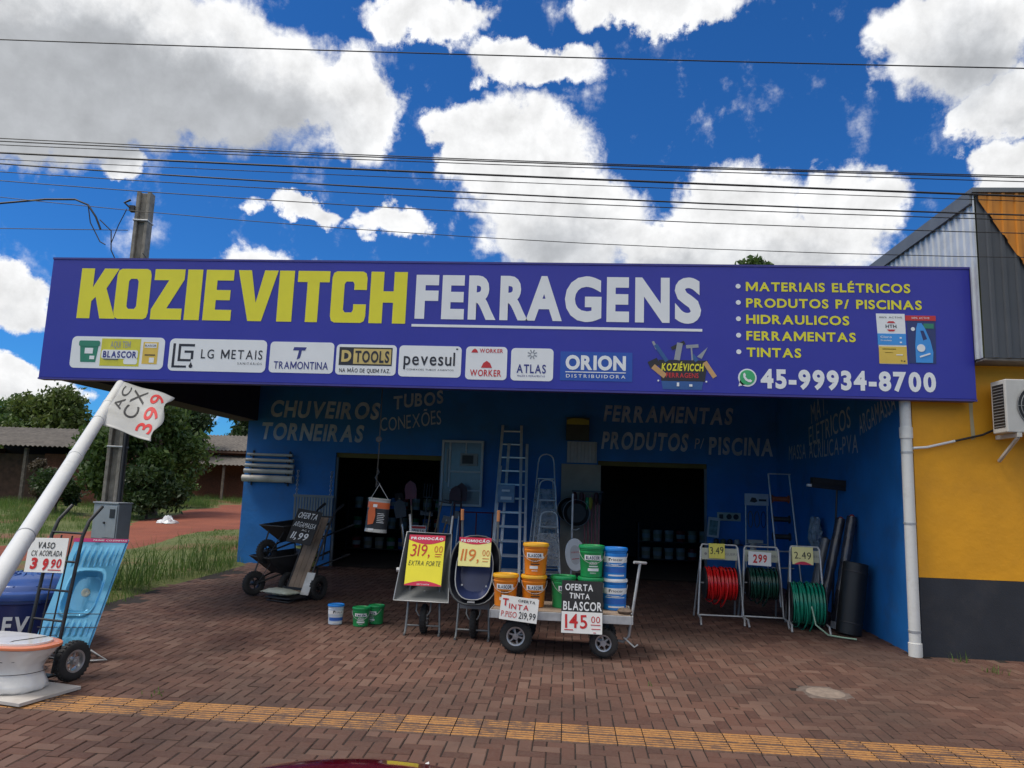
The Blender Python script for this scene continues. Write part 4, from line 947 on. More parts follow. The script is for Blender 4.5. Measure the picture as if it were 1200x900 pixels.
promo(s, .475, .655); words(s, '319,', .035, .305, .375, .155, ink_r, .0, .04, .1); words(s, '00', .345, .455, .435, .085, orange_ink, -.0, .05)
m = MB(); m.box(.36, -.004, .405, .445, -.001, .413); m.box(.36, -.004, .375, .435, -.001, .383); m.build('underline', ink_r, s)
words(s, 'EXTRA FORTE', .025, .445, .255, .062, ink, -.004, .05, .15); words(s, 'aproveite', .16, .32, .012, .022, label_w, .0)

wb = thing('wheelbarrow', 'black round-tray wheelbarrow with orange grips behind the 119,00 card', 'wheelbarrow', (-1.145, 9.50, gz(9.5)), R(-1))
def oval(cx, cz, rx, rz_, y0, lean, n=28, e=2.6):
    o = []
    for k in range(n):
        a = 2*math.pi*k/n; c, s_ = math.cos(a), math.sin(a)
        o.append((cx+rx*math.copysign(abs(c)**(2/e), c), y0+lean*(math.copysign(abs(s_)**(2/e), s_)), cz+rz_*math.copysign(abs(s_)**(2/e), s_)))
    return o
rim = oval(0, .86, .32, .41, .06, .17); flo = oval(0, .92, .20, .26, .28, .10)
pan(rim, flo).build('tray', mat('black_tray', (.016, .018, .026), .4, .2, var=.2, dirt=(.03, .03, .035)), wb, smooth=40)
m = MB(); m.tube(rim+[rim[0]], .014, 8); m.build('tray_rim', mat('dark_grey_rim', (.07, .075, .08), .4, .4), wb, smooth=50)
lin = oval(0, .84, .235, .33, .02, .14); lf = oval(0, .86, .19, .27, .16, .11)
pan(lin, lf).build('liner_pan', mat('navy_enamel', (.018, .028, .085), .3, .1, var=.1), wb, smooth=40)
m = MB(); m.tube(lin+[lin[0]], .008, 8); m.build('liner_rim', mat('grey_rim', (.30, .31, .32), .4, .4), wb, smooth=50)
m = MB()
for x, z in ((-.155, .665), (.155, .66)): m.lathe([(.013, -.02), (.013, .004)], (x, .06, z), (0, -1, .2), 8)
m.box(-.05, -.13, .475, .04, -.10, .495); m.build('bolts', galv, wb)
frame_legs(wb, zinc, -.205, .205, .47, plate=True); wheel(wb, (0, .20, .185), (1, 0, 0), .18, .085, rim=steel_d)
m = MB()
for x in (-.235, .235): m.tube([(x*.8, .36, .5), (x, .46, 1.2), (x*1.02, .40, 1.50)], .016, 8)
m.build('handles', zinc, wb, smooth=50)
for x in (-.235, .235): MB().tube([(x*1.02, .405, 1.46), (x*1.03, .39, 1.60)], .021, 10).build('grip', mat('orange_grip', (.62, .25, .10), .5), wb, smooth=50)
s = sign_card('price_card', 'pale yellow promotion card 119,00 on the black wheelbarrow', (-1.355, 9.495, gz(9.5)+.905), .41, .36, R(-1), R(-12), .006, card_p)
m = MB(); w, h = .41, .36; m.fill([[(0, h), (0, h*.86)]+[(w*q/12, h*(.86-.10*math.sin(math.pi*q/12))) for q in range(1, 12)]+[(w, h*.86), (w, h)]], (0, 0, 0), (1, 0, 0), (0, 0, 1), .002); m.build('red_band', card_r, s)
words(s, 'PROMOÇÃO', .02, .39, .30, .035, label_w, .05, .02, .1); words(s, '119,', .03, .28, .065, .15, orange_ink, .0, .04, .1); words(s, '00', .305, .395, .135, .075, orange_ink, -.004, .05)
m = MB(); m.box(.31, -.004, .10, .39, -.001, .106); m.box(.31, -.004, .065, .38, -.001, .071); m.build('underline', orange_ink, s)
# ------------------------------------------------------------------ small pails on the paving
pail('paint_pail', 'small white pail with blue lid standing alone on the paving', (-3.07, 10.12, gz(10.12)), mat('pail_pale', (.55, .62, .70), .4), plast_bl, H=.26, Rt=.105, Rb=.092, brand='COLA', rz=.5, strip=MATS['label_blue'], handle=False)
pail('paint_pail', 'small green pail upright in front of its leaning twin on the paving', (-2.71, 10.08, gz(10.08)), plast_gr, plast_gr, H=.245, Rt=.115, Rb=.10, brand='verde', group='small green pails on the paving', rz=.2)
o = pail('paint_pail', 'small green pail just behind and right of the upright green pail', (-2.55, 10.26, gz(10.26)+.003), plast_gr, plast_gr, H=.245, Rt=.105, Rb=.095, brand='verde', group='small green pails on the paving', rz=-.5)
# ------------------------------------------------------------------ can hanging on a rope
can = thing('hanging_can', 'orange and black display can hanging on a dark rope from the canopy', 'display can', (-2.64, 10.3, 1.47), R(12), None, (0, R(4)))
m = MB(); m.lathe([(.150, 0), (.158, .006), (.156, .012), (.150, .02), (.150, .445), (.157, .45), (.157, .462), (.150, .468), (.02, .466)], n=28, sx=.82); m.build('can_body', mat('can_grey', (.40, .40, .38), .4, .2, dirt=(.2, .2, .2)), can, smooth=40)
def canband(m, z0, z1, a0, a1, r=.1515, n=20):
    V = []
    for i in range(n+1):
        a = a0+(a1-a0)*i/n
        for z in (z0, z1): V.append((r*.0+math.cos(a)*r, math.sin(a)*r*1.0, z))
    m.add(V, [(2*i, 2*i+2, 2*i+3, 2*i+1) for i in range(n)])
can.scale = (1, 1, 1)
m = MB(); m.lathe([(.1512, .33), (.1512, .415)], n=28, cap=False, sx=.82); m.build('label_band', mat('can_orange', (.62, .13, .035), .4), can, smooth=40)
m = MB(); m.lathe([(.1512, .05), (.1512, .328)], n=28, cap=False, sx=.82); m.build('label_band', mat('can_black', (.025, .025, .028), .4), can, smooth=40)
m = MB(); f0 = front(-.135, .07, -.156, .002)
m.fill([[(-.04, .0), (.03, .02), (.05, .12), (.035, .25), (-.03, .30), (-.055, .18)]], (-.075, -.156, .10), (1, 0, 0), (0, 0, 1), .001); m.build('printed_flame', MATS['can_orange'], can)
m = MB()
for i in range(6): m.box(.0, -.1575, .14+.024*i, .10-.012*(i % 2), -.1555, .146+.024*i)
m.box(-.10, -.1575, .03, -.03, -.1555, .055); m.box(-.07, -.158, .345, -.015, -.1555, .385); m.build('lettering', label_w, can)
m = MB(); m.tube([(-.12, 0, .46), (-.03, .0, .66), (-.03, 0, .68)], .004, 6); m.tube([(.12, 0, .46), (-.03, 0, .66)], .004, 6); m.build('handle', galv, can, smooth=60)
rp = thing('hanging_rope', 'dark rope with hook and pulley that carries the hanging can', 'rope', (-2.67, 10.3, 2.1))
m = MB(); m.tube([(0, 0, .0), (.01, 0, .45), (.0, 0, 2.52)], .008, 6); m.build('rope', rope_m, rp)
m = MB(); m.tube([(.0, 0, -.01), (.03, 0, .05), (-.02, 0, .12), (.03, 0, .2), (0, 0, .26)], .011, 6); m.build('hook', steel_d, rp, smooth=60)
m = MB(); m.lathe([(.04, -.015), (.045, -.01), (.035, 0), (.045, .01), (.04, .015)], (.0, 0, .66), (0, 1, 0), 18); m.build('pulley', steel_d, rp, smooth=40)
# ------------------------------------------------------------------ black wheelbarrows at the blue wall
def barrow(name, label, loc, rz, group):
    """standing wheelbarrow: wheel towards local -Y"""
    t = thing(name, label, 'wheelbarrow', loc, rz, group)
    rim = [(-.30, -.45, .60), (.30, -.45, .60), (.36, .42, .68), (-.36, .42, .68)]; flo = [(-.18, -.12, .34), (.18, -.12, .34), (.22, .24, .36), (-.22, .24, .36)]
    m = MB(); n = 4; Rr = [Vector(p) for p in rim]; Fr = [Vector(p) for p in flo]; d = Vector((0, 0, -.006))
    v = Rr+Fr+[p+d for p in Rr]+[p+d for p in Fr]
    m.add(v, [(4, 5, 6, 7)]+[(i, (i+1) % 4, 4+(i+1) % 4, 4+i) for i in range(4)]+[(15, 14, 13, 12)]+[(12+i, 12+(i+1) % 4, 8+(i+1) % 4, 8+i) for i in range(4)])
    m.build('tray', black, t)
    m = MB(); m.tube(rim+[rim[0]], .011, 8); m.build('tray_rim', mat('worn_black_rim', (.06, .06, .062), .4, .3), t, smooth=50)
    m = MB()
    for s_ in (-1, 1): m.tube([(s_*.06, -.50, .19), (s_*.14, -.15, .315), (s_*.24, .5, .42), (s_*.29, 1.0, .58)], .016, 8)
    m.build('chassis', black, t, smooth=50)
    for s_ in (-1, 1): MB().tube([(s_*.20, .22, .36), (s_*.24, .30, .02), (s_*.22, .50, .02), (s_*.24, .52, .41)], .013, 8).build('leg', black, t, smooth=50)
    for s_ in (-1, 1): MB().tube([(s_*.288, .96, .57), (s_*.302, 1.10, .612)], .021, 8).build('grip', rubber, t, smooth=50)
    wheel(t, (0, -.50, .19), (1, 0, 0), .19, .09, rim=steel_d, spokes=4)
    m = MB(); m.tube([(-.12, -.5, .19), (.12, -.5, .19)], .012, 8); m.bar((-.10, -.5, .19), (-.2, -.32, .55), .025, .008); m.bar((.10, -.5, .19), (.2, -.32, .55), .025, .008); m.build('axle', steel_d, t)
    return t
bz = R(-38)
barrow('wheelbarrow', 'lower of the two black wheelbarrows stacked at the blue wall, wheel on the paving', (-4.68, 12.30, gz(12.3)), bz, 'black wheelbarrows by the blue wall')
barrow('wheelbarrow', 'upper black wheelbarrow standing inside the lower black one', (-4.60, 12.42, gz(12.3)+.50), R(-30), 'black wheelbarrows by the blue wall')
# ------------------------------------------------------------------ hand truck with plank and mortar offer
ht = thing('hand_truck', 'leaning hand truck with weathered plank beside the black wheelbarrows', 'hand truck', (-4.28, 11.72, gz(11.72)), R(-22))
def truck(t, w, L, lean, mt_, rimm, wy=.12, wr=.19, bars=4, grips=True, wx=.12, bent=True):
    """rails rise from the toe plate and lean back (+Y)"""
    P = lambda x, s_, off=0.: Vector((x, .06+s_*math.sin(lean)+off*math.cos(lean), .07+s_*math.cos(lean)-off*math.sin(lean)))
    for s_ in (-1, 1):
        x = s_*w/2; pts = [P(x, 0), P(x, L*.8)]+([P(x, L*.9, .04), P(x, L, .16)] if bent else [P(x, L)])
        MB().tube(pts, .017, 8).build('rail', mt_, t, smooth=50)
        if grips: MB().tube([P(x, L*.93, .075), P(x, L*1.005, .165)], .023, 8).build('grip', steel_d, t, smooth=50)
    m = MB()
    for k in range(bars): m.tube([P(-w/2, L*(.12+.7*k/(bars-1))), P(w/2, L*(.12+.7*k/(bars-1)))], .011, 8)
    m.build('crossbars', mt_, t, smooth=50)
    for s_ in (-1, 1): wheel(t, (s_*(w/2+wx), wy+.12, wr), (1, 0, 0), wr, .085, rim=rimm)
    m = MB(); m.tube([(-w/2-wx, wy+.12, wr), (w/2+wx, wy+.12, wr)], .013, 8)
    for s_ in (-1, 1): m.bar((s_*w/2, wy+.12, wr), P(s_*w/2, .30), .03, .012)
    m.build('axle', steel_d, t, smooth=50)
    return P
P = truck(ht, .40, 1.62, R(24), steel_d, steel_d)
m = MB(); a, b_ = P(-.145, .02, -.022), P(-.145, 1.05, -.022)
for x in (-.15, -.045, .06): m.bar(P(x+.05, .05, -.03), P(x+.05, 1.30, -.03), .10, .022, (0, -math.cos(R(24)), math.sin(R(24))))
m.build('plank', wood, ht, bevel=.003)
m = MB(); m.box(-.25, -.32, .055, .25, .07, .075); m.box(-.25, .05, .076, .25, .075, .19); m.build('toe_plate', steel_d, ht)
m = MB(); m.tube([(-.2, -.02, .06), (-.22, -.30, .015), (.22, -.30, .015), (.2, -.02, .06)], .011, 8); m.build('stand_loop', steel_d, ht, smooth=50)
m = MB(); m.box(.20, -.05, .12, .32, .05, .42) if 0 else None; m.bar(P(.24, .0, -.06), P(.24, .36, -.06), .16, .012, (0, -1, .4)); m.build('guard_plate', galv, ht)
bg_ = thing('mortar_bag', 'whitish mortar bag lying on the toe plate of the plank hand truck', 'bag', (-4.40, 11.55, gz(11.6)+.08), R(-25))
m = MB(); V = []; F = []
for j in range(7):
    for i in range(13):
        u, v = i/12*2-1, j/6*2-1; hh = .055*(1-abs(u)**4)*(1-abs(v)**3)+.006*math.sin(i*2.3+j*1.7)
        V.append((u*.30, v*.15, .062+hh)); 
for j in range(6):
    for i in range(12): F.append((j*13+i, j*13+i+1, (j+1)*13+i+1, (j+1)*13+i))
kb = len(V); V += [(x, y, .062-(z-.062)*.9) for x, y, z in V]
F += [tuple(kb+q for q in f[::-1]) for f in F]
edge = [i for i in range(13)]+[12+13*j for j in range(1, 7)]+[78+i for i in range(11, -1, -1)]+[13*j for j in range(5, 0, -1)]
F += [(edge[(i+1) % len(edge)], edge[i], kb+edge[i], kb+edge[(i+1) % len(edge)]) for i in range(len(edge))]
m.add(V, F); m.build('bag', mat('mortar_bag_paper', (.50, .52, .44), .7, var=.15, scale=7, bump=.5, bscale=14, dirt=(.22, .30, .16), dscale=5, damt=.6), bg_, smooth=70)
s = sign_card('chalk_board', 'black chalkboard reading oferta argamassa 11,99 on the plank hand truck', (-4.46, 11.76, gz(11.8)+.90), .44, .56, R(-10), R(-22), .012, board_k)
s.rotation_euler.y = R(7)
words(s, 'OFERTA', .04, .40, .41, .10, chalk_w, .01, .05, .2); words(s, 'ARGAMASSA', .02, .43, .26, .085, chalk_w, .0, .06, .25); words(s, 'AC I', .20, .33, .205, .03, chalk_w, .0); words(s, '11,99', .05, .36, .06, .115, chalk_w, .015, .05, .2)
# ------------------------------------------------------------------ things on and at the left wall
PR = 'grey pipes racked on the blue wall'
for i, (z, x0, x1, r) in enumerate(((2.72, -7.00, -5.98, .030), (2.60, -7.02, -5.95, .036), (2.48, -7.03, -5.93, .042), (2.36, -7.04, -5.93, .05), (2.20, -7.06, -5.93, .075))):
    t = thing('plastic_pipe', ['thinnest grey pipe, topmost on the wall rack', 'second grey pipe from the top of the wall rack', 'middle grey pipe of the wall rack', 'second thickest grey pipe near the bottom of the wall rack', 'thickest pale pipe, lowest on the wall rack'][i], 'pipe', (x0, 15.80-r*.2, z), 0, PR)
    m = MB(); L = x1-x0; m.lathe([(r*.86, .01), (r*.86, 0), (r, 0), (r, L-.06), (r*1.10, L-.055), (r*1.10, L), (r*.9, L), (r*.9, L-.01)], (0, 0, 0), (1, 0, 0), 18, cap=True); m.build('pipe', mat('grey_pvc', (.36, .36, .35), .5, var=.1) if i < 4 else mat('pale_pvc', (.55, .52, .47), .5, dirt=(.3, .27, .24)), t, smooth=50)
t = thing('pipe_rack', 'dark metal wall rack carrying the five grey pipes', 'rack', (-6.5, 15.88, 2.45)); m = MB()
for x in (-.40, .42):
    m.box(x-.015, -.008, -.40, x+.015, .016, .36)
    for z in (-.345, -.157, -.026, .098, .224): m.tube([(x, 0, z), (x, -.15, z), (x, -.17, z+.03)], .007, 6)
m.build('bracket', steel_d, t)
gp = thing('hanging_grille', 'grey slatted metal panel hanging on two chains beside the left doorway', 'grille', (-5.40, 15.6, 1.2))
m = MB()
for i in range(14): m.box(-.40+i*.061, -.01, 0, -.385+i*.061+.028, .01, .66)
m.box(-.42, -.02, -.02, .46, .02, .02); m.box(-.42, -.02, .64, .46, .02, .69); m.build('slats', zinc, gp)
for x in (-.36, .38):
    m = MB()
    for k in range(11): m.lathe([(.022, -.006), (.030, 0), (.022, .006), (.016, 0), (.022, -.006)], (x, 0, .70+k*.048), (1, 0, 0) if k % 2 else (0, 1, 0), 10, cap=False)
    m.build('chain', galv, gp, smooth=60)
m = MB()
for x in (-.2, 0, .15, .3): m.tube([(x, 0, 0), (x+.02, -.02, -.45-.2*abs(x))], .01, 6)
m.build('hanging_strap', galv, gp)
t = thing('plastic_bin', 'dull yellow plastic bin at the wall foot behind the plank hand truck', 'bin', (-5.33, 15.3, gz(15.3))); m = MB(); m.lathe([(.17, 0), (.19, .02), (.225, .42), (.24, .43), (.24, .46), (.215, .46), (.20, .06), (.0, .05)], n=24); m.build('bin', mat('dull_yellow_plastic', (.42, .42, .10), .5), t, smooth=40)
# ------------------------------------------------------------------ pipes and pole
dp = thing('downpipe', 'white vertical plastic downpipe at the front end of the blue side wall', 'downpipe', (4.345, 9.89, gz(9.89)))
m = MB(); m.lathe([(.068, 0), (.068, 3.22)], n=24); m.lathe([(.080, .0), (.080, .16), (.069, .165)], n=24); m.lathe([(.0795, 2.70), (.0795, 2.84), (.069, 2.845)], n=24) ; m.build('pipe', pvc, dp, smooth=40)
for z in (.30, 1.62, 2.52): MB().lathe([(.069, -.012), (.074, -.012), (.074, .012), (.069, .012)], (0, 0, z), n=24, cap=False).build('clamp', galv, dp, smooth=40)
bp_ = thing('pipe_brace', 'long white plastic pipe leaning from the street side up to the sign underside', 'pipe', (-6.24, 9.79, 3.395))
A = Vector((0, 0, 0)); d = Vector((-3.59+6.26, 4.5-9.8, 1.37-3.43)); kk = 1.0
B = d*1.645
m = MB(); m.tube([A, B], [.064, .064], 20); m.build('pipe', pvc, bp_, smooth=40)
for f in (.12, .33): 
    c = A.lerp(B, f); MB().lathe([(.064, -.05), (.069, -.05), (.069, .05), (.064, .05)], c, d, 20, cap=False).build('coupling', pvc, bp_, smooth=40)
for f in (.20, .52): 
    c = A.lerp(B, f); MB().lathe([(.064, -.006), (.068, -.006), (.068, .006), (.064, .006)], c, d, 20, cap=False).build('strap', galv, bp_, smooth=40)
# ragged price banner tied to the brace
fl = thing('price_banner', 'crumpled white plastic banner with red 399 tied to the leaning pipe', 'banner', (-5.38, 8.06, 2.69))
mfl = mat('banner_plastic', (.40, .40, .39), .45, var=.06, dirt=(.27, .26, .23), damt=.5)
fo = Vector((0, 0, 0)); fr = Vector((.66, .02, -.15)); fu = Vector((-.42, 1.1, .64))
def flagpos(u, v, lift=0.):
    w_ = .02*math.sin(u*7+v*3)*u+.014*math.sin(v*9+u*2); n_ = fr.cross(fu).normalized()
    sag = -.05*u*u*(1-v)
    return fo+fr*u+fu*v+n_*(w_+lift)+Vector((0, 0, sag))
V = []; F = []; K = 22
for j in range(K+1):
    for i in range(K+1): V.append(flagpos(i/K*(1-.05*math.sin(j*.5)*(i == K)), j/K))
F = [(j*(K+1)+i, j*(K+1)+i+1, (j+1)*(K+1)+i+1, (j+1)*(K+1)+i) for j in range(K) for i in range(K)]
m = MB(); m.add(V, F); so = m.build('sheet', mfl, fl, smooth=70); sm = so.modifiers.new('thickness', 'SOLIDIFY'); sm.thickness = .003
def ftext(st, u0, v0, L, h, mt_, off):
    # written along the v direction, turned a quarter
    m = MB(); m.text(st, L, h, lambda a, b: flagpos(u0-b, v0+a, .005), off, 0, .05); m.build('lettering', mt_, fl)
ftext('399', .92, .10, .80, .27, ink_r, .01); ftext('CX', .55, .30, .60, .26, ink, -.0); ftext('AC', .22, .40, .5, .16, ink, 0)
pole = thing('utility_pole', 'tall grey concrete utility pole behind the left end of the sign', 'utility pole', (-7.55, 11.95, gz(11.95)-.1), R(8))
m = MB(); 
for (a, b_) in ((-.118, -.062), (.062, .118)): m.hexa([(a*1.05, -.12, 0), (b_*1.05, -.12, 0), (b_*1.05, .12, 0), (a*1.05, .12, 0)], [(a, -.10, 6.90), (b_, -.10, 6.90), (b_, .10, 6.90), (a, .10, 6.90)])
m.hexa([(-.064, -.04, 0), (.064, -.04, 0), (.064, .04, 0), (-.064, .04, 0)], [(-.061, -.035, 6.89), (.061, -.035, 6.89), (.061, .035, 6.89), (-.061, .035, 6.89)])
m.build('shaft', conc_d, pole, bevel=.008)
for z in (2.4, 5.35, 6.35): MB().box(-.13, -.125, z, .13, .125, z+.03).build('band', galv, pole, bevel=.01)
m = MB(); m.box(-.21, -.13, 6.52, -.12, -.03, 6.62); m.tube([(-.2, -.12, 6.58), (-.30, -.12, 6.66), (-.2, -.12, 6.72)], .02, 6); m.build('insulator', black, pole, smooth=50)
m = MB(); m.tube([(.15, -.09, .0), (.15, -.09, 3.4)], .028, 10); m.build('conduit', mat('dark_conduit', (.05, .05, .055), .6), pole, smooth=50)
mb = thing('meter_box', 'grey metal electricity meter box on the concrete pole', 'meter box', (-7.30, 11.66, 1.12), R(-22))
m = MB(); m.box(-.33, -.14, 0, .28, .10, .56); m.build('cabinet', mat('meter_grey', (.30, .32, .34), .45, .3, var=.08, dirt=(.2, .19, .18)), mb, bevel=.012)
m = MB(); m.box(-.34, -.16, .56, .29, .11, .585); m.build('lid', MATS['meter_grey'], mb, bevel=.006)
m = MB(); m.box(-.05, -.152, .03, .26, -.143, .53); m.build('door', MATS['meter_grey'], mb, bevel=.004)
m = MB(); m.box(.10, -.158, .34, .22, -.154, .48); m.build('window', black, mb)
m = MB(); m.lathe([(.018, 0), (.018, .02)], (-.01, -.152, .26), (0, -1, 0), 10); m.build('lock', steel_d, mb)
# ------------------------------------------------------------------ overhead wires
wirem = mat('wire_black', (.015, .015, .017), .6)
def wire(label, ya, za, zb, zc_, r, Y=8.6, name='overhead_wire', x0=-30, x1=26, group='overhead wires across the street'):
    # heights at x = -7.5, -.76, 5.2 fix the sag
    A_ = np.array([[x*x, x, 1] for x in (-7.5, -.76, 5.21)]); c = np.linalg.solve(A_, np.array([za, zb, zc_]))
    if c[0] < .0004: c = np.array([.0006, 0, 0]); k = np.polyfit([-7.5, 5.21], [za-.0006*56.25, zc_-.0006*27.1], 1); c = np.array([.0006, k[0], k[1]])
    t = thing(name, label, 'wire', (0, Y, 0), 0, group); m = MB()
    m.tube([(x, 0, c[0]*x*x+c[1]*x+c[2]) for x in np.linspace(x0, x1, 40)], r, 5, cap=False); m.build('cable', wirem, t); return t
for row in (('highest single wire crossing open sky above all the others', 7.84, 7.56, 7.30, .008), ('uppermost wire of the close bundle of cables above the sign', 6.44, 6.13, 5.94, .007), ('second wire from the top of the close cable bundle', 6.40, 6.11, 5.92, .008),
            ('third thin wire of the close cable bundle', 6.35, 6.08, 5.87, .006), ('thickest cable in the middle of the wire bundle', 6.24, 5.93, 5.69, .013), ('thin wire just under the thickest cable', 6.15, 5.86, 5.63, .005),
            ('fairly thick cable below the thin wire under the thickest one', 6.09, 5.69, 5.46, .010), ('thin wire under the second thick cable', 5.98, 5.61, 5.40, .006), ('separate thin wire midway between bundle and sign top', 5.86, 5.44, 5.24, .006), ('lowest wire just above the sign top', 5.64, 5.12, 4.95, .005)):
    wire(row[0], 0, row[1], row[2], row[3], row[4])
t = thing('service_wire', 'thin wire running from the left to the top of the concrete pole', 'wire', (0, 11.85, 0)); m = MB(); m.tube([(-20, 0, 6.95), (-14, -.2, 6.35), (-7.75, 0, 6.38)], .007, 5); m.build('cable', wirem, t)
t = thing('service_cable', 'black drop cable curling down beside the top of the concrete pole', 'cable', (0, 11.8, 0)); m = MB()
m.tube([(-20, 0, 5.6), (-12.5, 0, 6.52), (-10.6, 0, 6.80), (-9.3, 0, 6.92), (-8.75, 0, 6.92), (-8.5, 0, 6.82), (-8.33, 0, 6.60), (-8.22, 0, 6.38)], .017, 6)
m.tube([(-8.5, 0, 6.82), (-8.42, 0, 6.5), (-8.2, 0, 6.15), (-8.1, 0, 6.10)], .010, 5); m.tube([(-8.25, 0, 6.55), (-8.02, 0, 6.35), (-7.98, 0, 6.0), (-7.75, 0, 5.6), (-7.6, 0, 5.52)], .010, 5)
m.tube([(-7.78, 0, 6.75), (-7.9, 0, 6.45), (-8.0, 0, 6.1)], .008, 5); m.tube([(-7.40, 0, 5.95), (-7.0, 0, 5.5), (-6.9, 0, 5.4)], .010, 5); m.tube([(-6.96, 0, 5.46), (-6.88, 0, 5.34)], .03, 6); m.build('cable', wirem, t, smooth=60)
t = thing('wall_cable', 'white and dark cable running from the downpipe to the air conditioner', 'cable', (0, 9.9, 0)); m = MB(); m.tube([(4.41, -.05, 2.82), (4.6, 0, 2.84), (4.95, 0, 2.93)], .017, 8); m.build('cable', plast_wh, t, smooth=60)
m = MB(); m.tube([(4.95, 0, 2.93), (5.3, .01, 3.02), (5.6, 0, 3.16)], .014, 8); m.build('cable', steel_d, t, smooth=60)
# ------------------------------------------------------------------ air conditioner
ac = thing('air_conditioner', 'white outdoor air conditioner unit on the yellow wall', 'air conditioner', (5.36, 9.46, 3.02)); ac.scale = (1.08, 1, 1.10); acm = mat('ac_white', (.52, .51, .48), .5, var=.06, dirt=(.30, .28, .24), damt=.4)
m = MB(); m.box(0, 0, 0, .84, .32, .60); m.build('casing', acm, ac, bevel=.012)
m = MB(); m.lathe([(.245, 0), (.245, .004)], (.36, -.001, .30), (0, -1, 0), 32); m.build('fan_opening', black, ac)
m = MB()
for r in (.07, .115, .16, .205, .245): m.lathe([(r, -.004), (r+.005, 0), (r, .004), (r-.005, 0), (r, -.004)], (.36, -.018, .30), (0, -1, 0), 32, cap=False)
for k in range(8):
    a = k*math.pi/4; m.tube([(.36, -.018, .30), (.36+.245*math.cos(a), -.018, .30+.245*math.sin(a))], .004, 5)
m.build('fan_grille', mat('ac_grille', (.22, .22, .22), .5), ac, smooth=50)
m = MB(); m.box(-.004, .04, .06, -.001, .28, .55); m.build('side_vent', black, ac)
m = MB()
for i in range(14): m.box(-.010, .04, .07+.034*i, -.005, .28, .078+.034*i)
m.build('vent_slats', MATS['ac_grille'], ac)
m = MB()
for x in (.10, .70): m.box(x, -.02, -.05, x+.04, .47, -.003); m.bar((x+.02, .46, -.30), (x+.02, .02, -.05), .03, .03)
m.build('bracket', acm, ac)
# ------------------------------------------------------------------ left kerbside display: hand truck, sink, tank, toilet
t1 = thing('hand_truck', 'black hand truck with pneumatic tyres at the left frame edge holding the vaso card', 'hand truck', (-5.0, 6.95, gz(6.95)), R(-14))
P = truck(t1, .40, 1.58, R(7), black, chrome, wy=.02, wr=.182, bars=5, grips=False, wx=.14)
m = MB()
for x in (-.07, .07): m.tube([P(x, .15), P(x, 1.27)], .008, 6)
m.build('centre_bars', black, t1)
m = MB(); m.box(-.24, -.34, .045, .24, .07, .062); m.build('toe_plate', black, t1)
s = sign_card('price_card', 'white card reading vaso CX acoplada 399 on the black hand truck', (-5.22, 6.98, gz(7)+.98), .46, .325, R(-10), R(-6), .006)
s.rotation_euler.y = R(-2)
words(s, 'VASO', .11, .32, .225, .06, ink, .02, .08, .1); words(s, 'CX ACOPLADA', .05, .42, .155, .052, ink, .012, .05, .1); words(s, '3', .06, .15, .03, .11, ink_r, .05, .05, .1); words(s, '9', .20, .28, .02, .115, ink_r, .055, .05, .1); words(s, '90', .30, .43, .045, .085, ink_r, .03, .05, .1)
m = MB(); m.box(.28, -.004, .022, .43, -.001, .030); m.build('underline', ink_r, s)
# stainless sink under blue film
sk = thing('kitchen_sink', 'stainless kitchen sink in shiny blue film leaning upright behind the hand truck', 'sink', (-5.43, 7.50, gz(7.5)+.15))
film = mat('blue_film', (.14, .46, .70), .14, .35, var=.12, scale=5, bump=.12, bscale=16, coat=.4); film_l = mat('blue_film_pale', (.20, .50, .70), .2, .4, var=.1, coat=.4)
so, sr, su = Vector((0, 0, 0)), Vector((.53, .13, .0)), Vector((.13, .30, 1.09)); sn = sr.cross(su).normalized()
def bowl(u, v):
    """surface height: ribbed drainers above and below, basin in the middle"""
    du, dv = (u-.52)/.30, (v-.49)/.20; q = (abs(du)**4+abs(dv)**4)**.25
    h = -.10*max(0, min(1, (1.0-q)/.22))
    if .94 < q < 1.14: h += .010*(1-abs(q-1.04)/.10)
    if (.10 < v < .255 or .73 < v < .93) and .12 < u < .90:
        h += .024*max(0, math.sin((u-.1)*2*math.pi*9))*min(1, min(abs(v-.10), abs(v-.255), 1) * 12 if v < .5 else min(abs(v-.73), abs(v-.93))*12)
    if u < .025 or u > .975 or v < .015 or v > .985: h = -.03
    return h
NU, NV = 100, 110; V = [so+sr*(i/NU)+su*(j/NV)+sn*bowl(i/NU, j/NV) for j in range(NV+1) for i in range(NU+1)]
F = [(j*(NU+1)+i, j*(NU+1)+i+1, (j+1)*(NU+1)+i+1, (j+1)*(NU+1)+i) for j in range(NV) for i in range(NU)]
m = MB(); m.add(V, F); m.build('sink_top', film, sk, smooth=50)
m = MB(); m.lathe([(.045, 0), (.045, .004), (.03, .006), (.012, .003)], so+sr*.52+su*.50-sn*.098, sn, 20); m.build('drain', mat('drain_steel', (.45, .45, .36), .3, .8), sk, smooth=50)
m = MB(); m.hexa([so+sr*.0+su*.965+sn*.004, so+sr*1.0+su*.965+sn*.004, so+sr*1.0+su*1.0+sn*.004, so+su*1.0+sn*.004], [so+sr*.0+su*.965+sn*.008, so+sr*1.0+su*.965+sn*.008, so+sr*1.0+su*1.0+sn*.008, so+su*1.0+sn*.008]); sb_ = m.build('label_strip', mat('magenta_label', (.50, .03, .16), .4), sk)
m = MB(); m.text('PRIME COZINHAS', .34, .016, plane(so+sr*.36+su*.976+sn*.009, sr, su, .001), .02); m.build('lettering', label_w, sb_)
